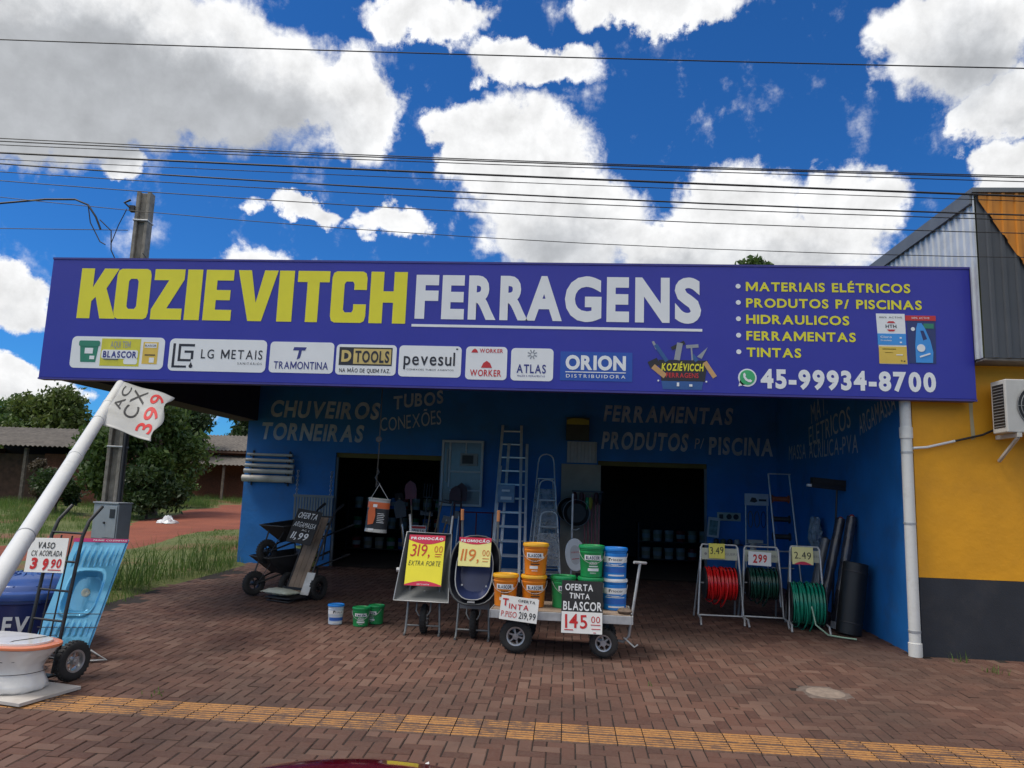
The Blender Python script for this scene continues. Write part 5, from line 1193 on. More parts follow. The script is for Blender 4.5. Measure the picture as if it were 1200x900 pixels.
m = MB(); m.tube([so+sr*.98-su*.0, so+sr*1.1+Vector((.12, .05, -.12)), so+sr*.72+Vector((0, .0, -.14))], .012, 6); m.tube([so+sr*.1, so+sr*.1+Vector((0, .30, -.14))], .012, 6); m.tube([so+sr*.95, so+sr*.9+Vector((0, .30, -.14))], .012, 6); m.tube([so+sr*.3+su*.5-sn*.11, so+sr*.3+Vector((.06, .46, -.14))], .012, 6); m.build('stand', galv, sk)
for v in (.18, .30):
    m = MB(); m.tube([so+sr*-.02+su*v+sn*.014, so+sr*1.02+su*(v-.0)+sn*.014], .004, 5); m.build('tie_strap', black, sk)
# round navy water tank with lid
tk = thing('water_tank', 'navy blue round plastic water tank with lid behind the black hand truck', 'water tank', (-6.02, 8.15, gz(8.15)), 0)
tnavy = mat('tank_navy', (.010, .022, .11), .35, var=.15, coat=.15, dirt=(.03, .04, .12), damt=.4); tlid = mat('tank_lid_blue', (.03, .075, .26), .3, var=.1, coat=.2)
m = MB(); m.lathe([(.48, 0), (.52, .02), (.575, .52), (.60, .53), (.60, .57), (.585, .60)], n=48); m.build('tank_body', tnavy, tk, smooth=40)
m = MB(); m.lathe([(.615, .565), (.625, .60), (.615, .635), (.56, .655), (.54, .70), (.52, .715), (.30, .775), (.10, .80), (.01, .80)], n=48)
for k in range(16):
    a = 2*math.pi*k/16; m.tube([(.54*math.cos(a), .54*math.sin(a), .70), (.14*math.cos(a), .14*math.sin(a), .802)], .010, 5)
m.build('lid', tlid, tk, smooth=40)
def tcyl(u, v):
    r = .525+.055*((.22+v)/.5)*1.0+.006; a = -math.pi/2-.86+u/.55; return Vector((r*math.cos(a), r*math.sin(a), .22+v))
m = MB(); m.text('FORTLEV', .86, .185, tcyl, .035, .06); m.build('lettering', label_w, tk)
# wrapped toilet on cardboard
to = thing('toilet_pack', 'white toilet bowl in plastic wrap with orange rim card on a cardboard base', 'toilet', (-5.02, 6.60, gz(6.6)+.02), R(-12))
sec = [(.02, .42, .24, -.02), (.05, .445, .255, -.02), (.10, .44, .25, -.02), (.17, .425, .225, -.03), (.24, .41, .21, -.04), (.31, .425, .215, -.03), (.39, .465, .238, -.01), (.45, .50, .262, 0), (.475, .512, .27, 0)]
V = []; F = []; n = 48
for k, (z, rx, ry, ox) in enumerate(sec):
    for i in range(n):
        a = 2*math.pi*i/n; c, s_ = math.cos(a), math.sin(a); e = 2.5
        wv_ = 1+.016*math.sin(9*a+2*k)+.012*math.sin(17*a-k*1.3)
        V.append((ox+rx*wv_*math.copysign(abs(c)**(2/e), c), ry*wv_*math.copysign(abs(s_)**(2/e), s_), z))
for k in range(len(sec)-1):
    for i in range(n): F.append((k*n+i, k*n+(i+1) % n, (k+1)*n+(i+1) % n, (k+1)*n+i))
F.append(tuple(range(n))[::-1]); F.append(tuple((len(sec)-1)*n+i for i in range(n)))
wrap = mat('plastic_wrap_white', (.74, .73, .71), .2, var=.06, bump=.6, bscale=7, coat=.5)
m = MB(); m.add(V, F); m.build('bowl', wrap, to, smooth=60)
def ring(rx, ry, n=48, e=2.5): return [(rx*math.copysign(abs(math.cos(2*math.pi*i/n))**(2/e), math.cos(2*math.pi*i/n)), ry*math.copysign(abs(math.sin(2*math.pi*i/n))**(2/e), math.sin(2*math.pi*i/n))) for i in range(n)]
m = MB(); m.slab(ring(.535, .285), (0, 0, .478), (1, 0, 0), (0, 1, 0), .034); m.build('rim_card', mat('rim_orange', (.70, .22, .10), .35, var=.1, coat=.5), to, bevel=.008)
m = MB(); m.slab(ring(.47, .235), (-.03, 0, .5125), (1, 0, 0), (0, 1, 0), .022); m.slab(rrect(.22, -.12, .38, .07, .02), (0, 0, .535), (1, 0, 0), (0, 1, 0), .002); m.build('seat', wrap, to, bevel=.008)
m = MB(); m.box(-.62, -.32, -.018, .60, .30, .018); m.build('cardboard_base', mat('white_cardboard', (.50, .47, .44), .8, var=.1, dirt=(.33, .28, .24)), to, bevel=.004)
for z, k in ((.20, 3), (.33, 5), (.55, 8)):
    if z < .5:
        rx, ry = sec[k][1]*1.03, sec[k][2]*1.05; m = MB(); q = [(sec[k][3]+x, y, z+.05*x) for x, y in ring(rx, ry)]; m.tube(q+[q[0]], .004, 5); m.build('tie_strap', black, to, smooth=60)
m = MB(); m.tube([(.18, -.27, .50), (.20, -.1, .54), (.30, .24, .545), (.30, .29, .48)], .004, 5); m.tube([(.18, -.27, .50), (.02, -.245, .36), (-.2, -.255, .27)], .004, 5); m.build('tie_strap', black, to, smooth=60)
m = MB(); m.bar((.13, -.275, .27), (.20, -.285, .33), .03, .012); m.build('strap_buckle', black, to)
to.scale = (1, 1, .82)
# ------------------------------------------------------------------ ladders at the back wall
def ladder(name, label, x, yb, yt, zb, zt, wb_, wt, mt_=alu, step=.28, rail=.055, group=None, dx=0.):
    t = thing(name, label, 'ladder', (x, yb, zb), 0, group); H = zt-zb
    def Q(s_, f): return Vector((s_*(wb_+(wt-wb_)*f)/2+dx*f, (yt-yb)*f, H*f))
    for s_ in (-1, 1): MB().bar(Q(s_, 0), Q(s_, 1), rail, .055, (0, 1, 0)).build('rail', mt_, t, bevel=.003)
    n = int(H/step)
    for k in range(1, n+1):
        f = k*step/H-.3*step/H
        MB().bar(Q(-1, f), Q(1, f), .032, .028, (0, 0, 1)).build('rung', mt_, t)
    return t
ladder('extension_ladder', 'tallest aluminium ladder leaning on the wall between the doorways', -1.20, 15.05, 15.72, gz(15), 3.50, .58, .40)
ladder('extension_ladder', 'shorter aluminium ladder leaning in front of the tallest ladder', -1.17, 14.72, 15.30, gz(14.7), 2.62, .56, .42)
ladder('extension_ladder', 'aluminium ladder section standing between the tallest and the shorter ladder', -1.05, 14.9, 15.55, gz(14.9), 3.10, .50, .38)
t = thing('blue_package', 'pale blue packet tied to the tall aluminium ladders', 'package', (-1.20, 14.90, 1.88)); m = MB(); m.box(-.18, -.03, 0, .16, .05, .36); m.build('packet', mat('packet_blue', (.16, .27, .42), .4, var=.2, scale=7), t, bevel=.015)
m = MB(); m.box(-.12, -.034, .06, .10, -.031, .12); m.box(-.10, -.034, .22, .06, -.031, .26); m.build('printed_label', label_w, t)
def stepladder(label, x, y, z, H, wb_, wt, steps, group):
    t = thing('stepladder', label, 'stepladder', (x, y, z), 0, group); b = .42*H/1.9
    Q = lambda s_, f: Vector((s_*(wb_+(wt-wb_)*f)/2, b*f, H*f))
    m = MB(); pts = [Q(-1, 0), Q(-1, .93)]+[Vector((-(wt/2)*math.cos(math.pi*q/8), b*(.95), H*(.95+.05*math.sin(math.pi*q/8)))) for q in range(9)]+[Q(1, .93), Q(1, 0)]
    m.tube(pts, .014, 8); m.build('front_frame', alu, t, smooth=50)
    m = MB()
    for s_ in (-1, 1): m.tube([(s_*wb_*.5, b+.55, 0), (s_*wt*.46, b*.86, H*.80)], .012, 8)
    m.tube([(-wb_*.48, b+.52, .12), (wb_*.48, b+.52, .12)], .010, 6); m.build('rear_frame', alu, t, smooth=50)
    for k in range(steps):
        f = (k+1)*.80/steps; a, c = Q(-1, f), Q(1, f)
        MB().box(a.x, a.y-.06, a.z-.015, c.x, a.y+.13, a.z+.012).build('step', galv, t, bevel=.004)
    m = MB(); a, c = Q(-1, .30), Q(1, .72); m.add([(a.x*.9, a.y-.075, a.z), (-a.x*.9, a.y-.075, a.z), (c.x*1.05, c.y-.075, c.z), (-c.x*1.05, c.y-.075, c.z)], [(0, 1, 2, 3)]); sf = m.build('plastic_wrap', mat('dusty_film', (.42, .45, .48), .25, var=.4, scale=9, alpha=.45), t); sf.modifiers.new('thickness', 'SOLIDIFY').thickness = .003
    return t
SG = 'aluminium stepladders beside the tall ladders'
stepladder('tallest stepladder, rearmost of the nested aluminium stepladders', -.44, 14.75, gz(14.8), 2.52, .64, .30, 7, SG)
stepladder('middle stepladder of the nested aluminium stepladders', -.39, 14.35, gz(14.4), 2.00, .58, .30, 6, SG)
stepladder('lowest stepladder in front of the nested aluminium stepladders', -.33, 13.95, gz(14), 1.40, .52, .30, 4, SG)
# ------------------------------------------------------------------ white metal window on the wall, tools under it
w_ = thing('metal_window', 'white metal window frame with grey panes leaning on the wall beside the left doorway', 'window', (-2.25, 15.80, 1.76))
m = MB()
for a in ((-.45, -.03, 0, -.40, .03, 1.40), (.40, -.03, 0, .45, .03, 1.40), (-.40, -.03, 0, .40, .03, .05), (-.40, -.03, 1.35, .40, .03, 1.40), (-.29, -.025, .40, -.25, .025, 1.35), (-.25, -.025, .71, .40, .025, .75), (-.25, -.025, .32, .40, .025, .35), (.06, -.02, 1.0, .085, .02, 1.35)): m.box(*a)
m.build('frame', mat('window_white', (.50, .52, .55), .5, var=.08), w_, bevel=.006)
m = MB(); m.box(-.40, .0, .05, .40, .008, 1.35); m.build('panes', mat('window_pane', (.16, .19, .24), .15, var=.15), w_)
m = MB(); m.box(-.04, -.05, .86, .33, -.032, 1.12); m.box(-.34, -.03, .5, -.31, -.026, 1.2); pfx = m.build('small_frame', mat('grey_card', (.30, .32, .33), .6), w_)
m = MB(); m.box(.0, -.056, .90, .24, -.051, 1.08); m.build('picture', steel_d, pfx)
rk = thing('tool_rack', 'wire tool rack with white and red label card below the left window', 'rack', (-2.93, 15.0, gz(15)))
m = MB()
for z in (.05, .45, .82): q = [(.33*math.cos(a), .20*math.sin(a), z) for a in [2*math.pi*k/24 for k in range(25)]]; m.tube(q, .008, 6)
for k in range(12): a = 2*math.pi*k/12; m.tube([(.33*math.cos(a), .20*math.sin(a), .0), (.33*math.cos(a), .20*math.sin(a), .85)], .006, 5)
m.lathe([(.30, .05), (.30, .06)], n=20); m.build('basket', steel_d, rk)
m = MB(); m.box(-.18, -.225, .78, .16, -.215, 1.0); lb_ = m.build('label_card', card_w, rk); m = MB(); m.box(-.17, -.228, .94, .15, -.2255, .985); m.build('red_band', ink_r, lb_)
m = MB(); m.text('OFERTA', .26, .05, front(-.14, .87, -.225), .01, 0, .05); m.text('LEVE 2', .22, .04, front(-.12, .80, -.225), .01, 0, .05); m.build('lettering', ink, lb_)
wood_h = mat('tool_wood', (.30, .20, .11), .6, var=.2, scale=6); redp = mat('red_enamel', (.16, .008, .014), .4, var=.1); dkr = mat('dark_red_handle', (.06, .007, .012), .5, var=.15)
def tool(name, label, x, y, kind, L, lean, mh, mb_, group, up=True, yaw=0., z0=.08):
    t = thing(name, label, name.split('_')[-1], (x, y, gz(y)+z0), yaw, group, (R(-random.uniform(2, 6)), R(lean)))
    MB().tube([(0, 0, 0), (0, 0, L)], .016, 8).build('handle', mh, t, smooth=50); m = MB()
    if kind == 'shovel':
        m.tube([(0, 0, L-.05), (0, 0, L+.12)], .02, 8); k = 9; V = []; F = []
        out = [(-.11, .08), (.11, .08), (.125, .28), (.10, .38), (0, .46), (-.10, .38), (-.125, .28)]
        m.slab(out, (0, -.012, L), (1, 0, 0), (0, 0, 1), .008)
    elif kind == 'hoe': m.slab([(-.10, -.13), (.10, -.13), (.08, .05), (-.08, .05)], (0, -.03, L), (1, 0, 0), (0, -.6, .8), .007); m.tube([(0, 0, L-.06), (0, -.02, L+.03)], .02, 8)
    elif kind == 'rake':
        m.bar((-.19, 0, L), (.19, 0, L), .02, .02)
        for i in range(11): m.tube([(-.18+.036*i, 0, L), (-.18+.036*i, -.07, L+.01)], .006, 5)
    elif kind == 'axe': m.box(-.12, -.012, L-.09, .06, .012, L-.02); m.slab([(-.20, -.10), (-.12, -.085), (-.12, -.02), (-.20, .0)], (0, -.006, L), (1, 0, 0), (0, 0, 1), .012)
    elif kind == 'fork':
        m.bar((-.09, 0, L), (.09, 0, L), .02, .02)
        for i in range(4): m.tube([(-.085+.057*i, 0, L), (-.085+.057*i, -.03, L+.28)], .007, 5)
    elif kind == 'broom': m.box(-.18, -.03, -.02, .18, .03, .03); m.box(-.17, -.025, -.075, .17, .025, -.021)
    m.build('blade' if kind not in ('broom',) else 'brush_head', mb_, t); return t
TG = 'garden tools standing in the wire rack'
tool('red_shovel', 'shovel with red blade standing highest in the wire tool rack', -3.02, 15.0, 'shovel', 1.36, -6, wood_h, redp, TG)
tool('garden_hoe', 'hoe with wooden handle at the left end of the tool rack', -3.20, 15.05, 'hoe', 1.52, -9, wood_h, steel_d, TG)
tool('garden_rake', 'rake leaning to the right out of the tool rack', -2.78, 15.0, 'rake', 1.42, 10, wood_h, steel_d, TG)
tool('garden_fork', 'fork with upright tines behind the red shovel', -2.94, 15.12, 'fork', 1.48, 3, steel_d, steel_d, TG)
tool('wood_axe', 'long axe between red shovel and rake', -2.86, 14.98, 'axe', 1.2, 5, wood_h, steel_d, TG)
tool('steel_shovel', 'dark shovel leaning left in the tool rack', -3.12, 14.96, 'shovel', 1.0, -12, alu, steel_d, TG)
tool('garden_hoe', 'short hoe at the right rim of the tool rack', -2.66, 15.02, 'hoe', 1.10, 13, wood_h, galv, TG)
HG = 'long handled tools leaning beside the wire rack'
tool('dark_spade', 'dark red handled spade leaning under the metal window, left one', -2.36, 15.3, 'shovel', 1.35, 2, dkr, dkr, HG, z0=.0)
tool('dark_spade', 'dark red handled spade leaning under the metal window, right one', -2.16, 15.3, 'shovel', 1.42, -1, dkr, dkr, HG, z0=.0)
tool('grey_rake', 'grey handled rake leaning at the doorway edge beside the tool rack', -2.50, 15.2, 'rake', 1.50, 6, mat('blue_grey_handle', (.12, .17, .22), .5), steel_d, HG, z0=0)
tool('long_hoe', 'thin pale handled hoe between the two dark red spades', -2.26, 15.2, 'hoe', 1.25, 3, alu, galv, HG, z0=0)
rf = thing('tube_stand', 'dark red tubular stand behind the black wheelbarrow', 'stand', (-1.83, 15.2, gz(15.2))); m = MB(); dk2 = mat('dull_red_paint', (.10, .012, .016), .5)
for x in (-.33, 0, .33): m.tube([(x, 0, 0), (x, 0, 1.28)], .014, 6)
m.tube([(-.36, 0, 1.28), (.36, 0, 1.28)], .014, 6); m.tube([(-.36, 0, .2), (.36, 0, .2)], .014, 6)
for x in (-.33, .33): m.tube([(x, -.25, .012), (x, .25, .012)], .014, 6)
m.build('tubes', dk2, rf)
# ------------------------------------------------------------------ panels and brooms left of the right doorway
cd = thing('cardboard_sheet', 'tall beige board leaning on the wall beside the right doorway', 'board', (.28, 15.72, gz(15.7)), 0, None, (R(-2.5), 0)); m = MB(); m.box(-.41, 0, 0, .42, .025, 2.34); m.build('sheet', mat('beige_board', (.38, .32, .25), .8, var=.08, dirt=(.22, .18, .14), damt=.4), cd)
cw = thing('corrugated_sheet', 'small white ribbed sheet fixed above the tall beige board', 'sheet', (-.02, 15.84, 2.76)); m = MB(); trapez(m, (0, 0, 0), (.63, 0, 0), lambda t: 0, lambda t: .45, (0, -1, 0), .075, .02); m.build('sheet', mat('ribbed_white', (.45, .46, .47), .6, dirt=(.3, .3, .3)), cw)
bx_ = thing('tool_box_carton', 'dark carton with yellow top on the wall above the white ribbed sheet', 'carton', (-.05, 15.70, 3.23)); m = MB(); m.box(0, 0, 0, .49, .18, .48); m.build('carton', mat('carton_dark', (.05, .055, .04), .6, var=.3), bx_)
m = MB(); m.slab([(0.01, .33), (.48, .33), (.48, .42), (.35, .46), (.12, .46), (.01, .42)], (0, -.002, 0), (1, 0, 0), (0, 0, 1), .003); m.build('yellow_print', mat('carton_yellow', (.40, .33, .03), .6), bx_)
pinkh = mat('pink_handle', (.48, .16, .17), .5, var=.1); BG = 'pink handled brooms beside the right doorway'
for i in range(5):
    tool('broom', ['broom with pink handle nearest the right doorway', 'second pink broom from the right doorway', 'middle pink broom of the row', 'second pink broom from the black pans', 'pink broom nearest the black pans'][i], .66-.068*i, 15.45, 'broom', 1.62-.03*(i % 2), .3-i*.3, pinkh, black, BG, z0=.10)
br_ = thing('broom_hanger', 'dark rail with red and green goods above the pink brooms', 'rail', (.42, 15.42, 2.16)); m = MB(); m.bar((-.32, 0, 0), (.32, 0, 0), .03, .03); m.build('rail', steel_d, br_)
for i, (x, c_) in enumerate(((-.26, dkr), (-.12, dkr), (.0, plast_gr), (.06, MATS['carton_yellow']), (.18, dkr), (.26, black))):
    MB().lathe([(.03, 0), (.05, -.05), (.045, -.16), (.02, -.24)], (x, -.03, -.02-.1*(i in (2, 3))), (0, 0, 1), 10).build('hanging_pack', c_, br_, smooth=50)
for i, (x, z, r, l) in enumerate(((.06, 1.78, .25, 'black round pan hanging on the beige board, rear one'), (.20, 1.72, .27, 'black round pan hanging in front of the other pan'))):
    pn = thing('round_pan', l, 'pan', (x, 15.55-.12*i, z), 0, 'black pans on the beige board'); m = MB(); m.lathe([(.02, .0), (r*.75, .0), (r*.9, .05), (r, .07), (r*.98, .08), (r*.86, .06), (r*.72, .015), (.02, .012)], (0, 0, 0), (0, -1, 0), 32); m.build('pan', black, pn, smooth=40)
    q = [(r*math.cos(a), -.075, r*math.sin(a)) for a in [2*math.pi*k/32 for k in range(33)]]; MB().tube(q, .010, 6).build('rim', galv, pn, smooth=60)
stn = thing('display_pole', 'thin silver display pole standing behind the green buckets', 'pole', (.10, 12.85, gz(12.85))); m = MB(); m.tube([(0, 0, 0), (0, 0, 1.78)], .017, 8); m.build('pole', galv, stn); m = MB(); m.lathe([(.20, 0), (.20, .02), (.03, .04)], n=20); m.build('foot', steel_d, stn); m = MB(); m.tube([(0, 0, 1.18), (.06, -.08, 1.17), (.12, -.09, 1.20)], .009, 6); m.build('hook', galv, stn)
ts = thing('toilet_seat_pack', 'white oval toilet seat in packaging hung on the silver pole', 'toilet seat', (.19, 12.74, .82), 0, None, (0, R(-6))); m = MB(); m.slab([(x, y+.27) for x, y in ring(.17, .27, 40, 2.1)], (0, 0, 0), (1, 0, 0), (0, 0, 1), .03); m.build('seat', plast_wh, ts, bevel=.01)
m = MB(); m.slab([(x, y+.27) for x, y in ring(.09, .16, 30, 2.1)], (0, -.0305, 0), (1, 0, 0), (0, 0, 1), .002); cd2 = m.build('insert_card', mat('seat_card', (.55, .55, .56), .5), ts)
m = MB(); m.text('ASSENTO', .13, .025, front(-.065, .30, -.033), .01); m.box(-.06, -.036, .20, .06, -.033, .21); m.build('lettering', ink_r, cd2)
# ------------------------------------------------------------------ hose racks on the right
hose_r = mat('hose_red', (.62, .012, .014), .25, var=.08, coat=.3); hose_d = mat('hose_dark_green', (.006, .05, .035), .28, var=.1, coat=.3); hose_g = mat('hose_green', (.01, .24, .15), .25, var=.08, coat=.3)
def hose_rack(label, x, y, w, H, rz, mh, Rr, Wd, zc_, card, rack_lab, top_m, group='hose racks by the right wall', tail=None, slant=0.):
    t = thing('hose_rack', label, 'hose rack', (x, y, gz(y)), rz, group); m = MB()
    for s_ in (-1, 1):
        m.tube([(s_*w/2*1.10, -.30, .0), (s_*w/2*1.08, -.24, .09), (s_*w/2*1.06, .02, .10), (s_*w/2*.96, .04, H*.55), (s_*w/2*.88, .10, H-.04), (s_*w/2*.80, .12, H)], .016, 8)
        m.tube([(s_*w/2*.84, .11, H-.03), (s_*w/2*1.0, .52, .0)], .014, 8)
    m.tube([(-w/2*1.06, .0, .10), (w/2*1.06, .0, .10)], .013, 8); m.tube([(-w/2*.80, .12, H), (w/2*.80, .12, H)], .014, 8); m.tube([(-w/2, .06, zc_), (w/2, .06, zc_)], .012, 8)
    m.build('frame', galv, t, smooth=50)
    m = MB(); m.box(-w/2*.85, .085, H-.22, w/2*.85, .10, H-.05); pl = m.build('header_plate', top_m, t)
    m = MB(); m.text('MANGUEIRA', w*.5, .035, front(-w*.05, H-.15, .085), .0); m.lathe([(.02, 0), (.02, .003)], (-w*.33, .085, H-.135), (0, -1, 0), 12); m.build('lettering', MATS['ac_grille'], pl)
    sp = MB()
    for s_ in (-1, 1): sp.lathe([(Rr*.35, s_*Wd/2-.006), (Rr*.98, s_*Wd/2-.004), (Rr*.98, s_*Wd/2+.004), (Rr*.35, s_*Wd/2+.006)], (0, .06, zc_), (1, 0, 0), 28)
    sp.lathe([(Rr*.35, -Wd/2), (Rr*.35, Wd/2)], (0, .06, zc_), (1, 0, 0), 20); spo = sp.build('spool', black, t, smooth=40)
    m = MB(); r = .012; pts = []; lay = 3
    for L in range(lay):
        turns = int(Wd/(2*r*1.12))-1; rad = Rr*.62+(Rr*.34)*(L/(lay-1))
        for k in range(turns*18):
            f = k/(turns*18); f = f if L % 2 == 0 else 1-f; a = 2*math.pi*k/18
            rr_ = rad+.006*math.sin(a*.37+L)+.004*random.random()
            pts.append((-Wd/2+r*1.5+f*(Wd-3*r)+.008*math.sin(a*.5+L*2), .06+rr_*math.cos(a), zc_+rr_*math.sin(a)))
    m.tube(pts, r, 6); m.build('hose_coil', mh, t, smooth=70)
    m = MB()                                              # slack turns hanging from the coil
    for q in range(3):
        x_ = -Wd*.36+.22*Wd*q; m.tube([(x_+.03*math.sin(a*2+q), .06+(Rr*(1.02+.02*q))*math.cos(a), zc_-(.03+.035*q)*(1-math.sin(a))*.5+(Rr*1.02)*math.sin(a)) for a in [2*math.pi*k/30 for k in range(31)]], r*.95, 6)
    m.build('loose_turn', mh, t, smooth=70)
    if tail: MB().tube(tail, r, 6).build('hose_end', mat('hose_pale_green', (.30, .45, .33), .35), t, smooth=70)
    return t
cream = mat('cream_plate', (.45, .46, .36), .5, var=.08)
hose_rack('silver tube rack with red hose coil and yellow 3,49 card', 2.31, 11.52, .62, 1.12, R(0), hose_r, .235, .46, .56, None, None, cream, tail=None)
hose_rack('silver tube rack with dark green hose coil and white 2,99 card', 2.93, 11.56, .56, 1.11, R(-4), hose_d, .225, .42, .58, None, None, cream)
hose_rack('silver tube rack with big bright green hose coil and pale 2,49 card', 3.48, 11.28, .46, 1.16, R(-8), hose_g, .30, .46, .36, None, None, cream, tail=[(.02, -.24, .36), (.06, -.30, .12), (.20, -.42, .014), (.36, -.52, .012), (.52, -.60, .012)])
s = sign_card('price_card', 'yellow card reading 3.49 on the red hose rack', (2.15, 11.58, gz(11.5)+.92), .235, .22, R(-2), R(-4), .004, mat('card_bright_yellow', (.72, .64, .10), .5)); words(s, '3.49', .02, .215, .07, .10, ink, .0, .1)
s = sign_card('price_card', 'white card reading 299 in red on the dark green hose rack', (2.72, 11.55, gz(11.5)+.85), .33, .20, R(-4), R(-4), .004, card_w); s.rotation_euler.y = R(2); words(s, '299', .07, .27, .045, .12, ink_r, .03, .1)
s = sign_card('price_card', 'pale yellow card reading 2.49 on the bright green hose rack', (3.29, 11.30, gz(11.3)+.91), .29, .25, R(-8), R(-4), .004, mat('card_soft_yellow', (.74, .68, .30), .5)); words(s, '2.49', .03, .26, .08, .10, ink, .0, .1)
m = MB(); m.fill([[(0.02, 0)]+[(.02+.25*q/10, .045*math.sin(math.pi*q/10)) for q in range(11)]], (0, 0, 0), (1, 0, 0), (0, 0, 1), .002); m.build('red_band', card_r, s)
# taller racks behind
tl = thing('tall_rack', 'tall narrow silver tube rack leaning beside the side wall behind the hose racks', 'rack', (3.76, 13.3, gz(13.3))); m = MB()
for s_ in (-1, 1): m.tube([(s_*.19+.06, -.15, 0), (s_*.18-.02, .25, 2.24)], .016, 8)
for z in (.62, .90, 2.24): m.tube([(-.20, .1+z*.06, z), (.18, .1+z*.06, z)], .013, 8)
m.build('frame', galv, tl, smooth=50)
for i, (z, c_) in enumerate(((1.80, mat('dim_orange', (.30, .07, .03), .5)), (1.45, steel_d), (1.15, steel_d))):
    MB().lathe([(.05, -.15), (.07, -.15), (.07, -.13), (.045, -.12), (.045, .12), (.07, .13), (.07, .15), (.05, .15)], (0, .14+z*.06, z), (1, 0, 0), 16).build('wire_spool', c_, tl, smooth=40)
ds = thing('display_rack', 'silver display rack with white header and hanging cords behind the dark green hose', 'rack', (3.58, 14.5, gz(14.5))); m = MB()
for s_ in (-1, 1): m.tube([(s_*.20, 0, 0), (s_*.20, 0, 1.72)], .014, 8); m.tube([(s_*.20, -.22, .012), (s_*.20, .22, .012)], .014, 8)
for z in (.72, .92): m.tube([(-.2, 0, z), (.2, 0, z)], .012, 8)
m.build('frame', galv, ds, smooth=50)
m = MB(); m.box(-.22, -.02, 1.64, .22, .0, 1.86); hd = m.build('header', mat('header_white', (.48, .50, .54), .5), ds); m = MB(); m.fill([[(-.13, .05), (-.09, .13), (-.02, .12), (.02, .06), (-.04, .03)]], (0, -.02, 1.66), (1, 0, 0), (0, 0, 1), .003); m.box(.04, -.024, 1.72, .18, -.021, 1.76); m.build('emblem', steel_d, hd)
for i, x in enumerate((-.12, 0, .12)): MB().tube([(x+.045*math.cos(a), -.03+.01*math.sin(a*3), 1.38+.15*math.sin(a)) for a in [2*math.pi*k/60*5 for k in range(61)]], .008, 5).build('cord_coil', [mat('cord_olive', (.10, .11, .05), .6), MATS['cord_olive'], steel_d][i], ds, smooth=60)
m = MB(); m.box(-.17, -.06, .94, .10, .06, 1.0); m.lathe([(.05, 0), (.06, .02), (.05, .14)], (-.08, -.04, .80), (0, 0, 1), 12); m.build('stock', mat('pale_stock', (.40, .40, .36), .6), ds)
sw = thing('socket_panel', 'small cream panel with two round sockets on the wall beside the right doorway', 'panel', (3.12, 15.87, 1.66)); m = MB(); m.box(0, 0, 0, .48, .028, .17); m.build('plate', mat('cream_panel', (.46, .45, .36), .5), sw, bevel=.004); m = MB()
for x in (.24, .38): m.lathe([(.055, 0), (.055, .012), (.03, .004)], (x, -.001, .085), (0, -1, 0), 18)
m.box(.04, -.006, .04, .12, -.001, .13); m.build('sockets', steel_d, sw)
pf = thing('poster_frame', 'small pale framed poster standing at the right doorway edge', 'frame', (2.86, 15.62, 1.34), R(6), None, (0, R(6))); m = MB(); m.box(0, 0, 0, .24, .03, .40); m.build('frame', mat('pale_frame', (.42, .46, .48), .5), pf); m = MB(); m.box(.03, -.004, .04, .20, -.001, .34); m.build('picture', mat('teal_print', (.10, .20, .22), .5, var=.5, scale=14), pf)
sb = thing('wall_shelf', 'dark small shelf with goods under the cream socket panel', 'shelf', (2.98, 15.75, 1.18)); m = MB(); m.box(0, -.1, 0, .62, .14, .02); m.build('board', steel_d, sb)
for i, c_ in enumerate((steel_d, MATS['cord_olive'], black, MATS['pale_stock'])): MB().lathe([(.05, .021), (.055, .03), (.05, .10), (.02, .12)], (.09+.14*i, 0, 0), (0, 0, 1), 12).build('jar', c_, sb, smooth=40)
# ------------------------------------------------------------------ rolls, bag and broom at the side wall
foil = mat('wrapped_roll', (.035, .038, .055), .25, var=.4, scale=5, bump=.9, bscale=18, coat=.5); RG = 'wrapped dark rolls leaning on the side wall'
def roll(label, b0, b1, r, group=RG, mt_=foil, cap=True):
    t = thing('tarp_roll', label, 'roll', b0, 0, group); d = Vector(b1)-Vector(b0); n = 14; pts = [d*(k/n) for k in range(n+1)]
    m = MB(); m.tube(pts, [r*(1+.06*math.sin(k*2.3+b0[0]*9)) for k in range(n+1)], 18); m.build('roll', mt_, t, smooth=60)
    m = MB(); m.lathe([(r*1.02, .0), (r*1.04, .03), (r*1.02, .10)], (0, 0, 0), d, 18, cap=False); m.build('pale_end', mat('roll_end', (.40, .42, .45), .4), t, smooth=60)
    if cap: m = MB(); m.lathe([(r*.5, -.02), (r*.7, 0), (r*.3, .03)], d, d, 12); m.build('core_end', mat('core_red', (.30, .03, .03), .5) if 'tallest' in label else steel_d, t)
    return t
roll('tallest wrapped roll with red core end beside the big black roll', (3.92, 11.45, gz(11.45)), (4.27, 11.62, 1.90), .072)
roll('wrapped roll between the tallest roll and the grey one', (3.74, 11.60, gz(11.6)), (4.16, 11.78, 1.86), .07)
roll('shortest wrapped roll, nearest to the green hose coil', (3.60, 11.75, gz(11.75)), (3.99, 11.95, 1.54), .065, mt_=mat('grey_roll', (.11, .12, .14), .35, var=.3, scale=6, bump=.7, bscale=15, coat=.3))
bk = thing('black_roll', 'thick black roll standing upright on the paving at the side wall', 'roll', (3.96, 11.05, gz(11.05)+.012), 0, None, (R(-3), R(9))); m = MB(); m.lathe([(.135, 0), (.168, .006), (.172, .5), (.166, .98), (.14, .99), (.05, .97)], n=32); m.build('roll', mat('black_sheet', (.012, .012, .013), .45, var=.3, scale=4), bk, smooth=40)
for z in (.16, .86): MB().lathe([(.170, -.012), (.1755, 0), (.170, .012)], (0, 0, z), n=32, cap=False).build('tape', steel_d, bk, smooth=60)
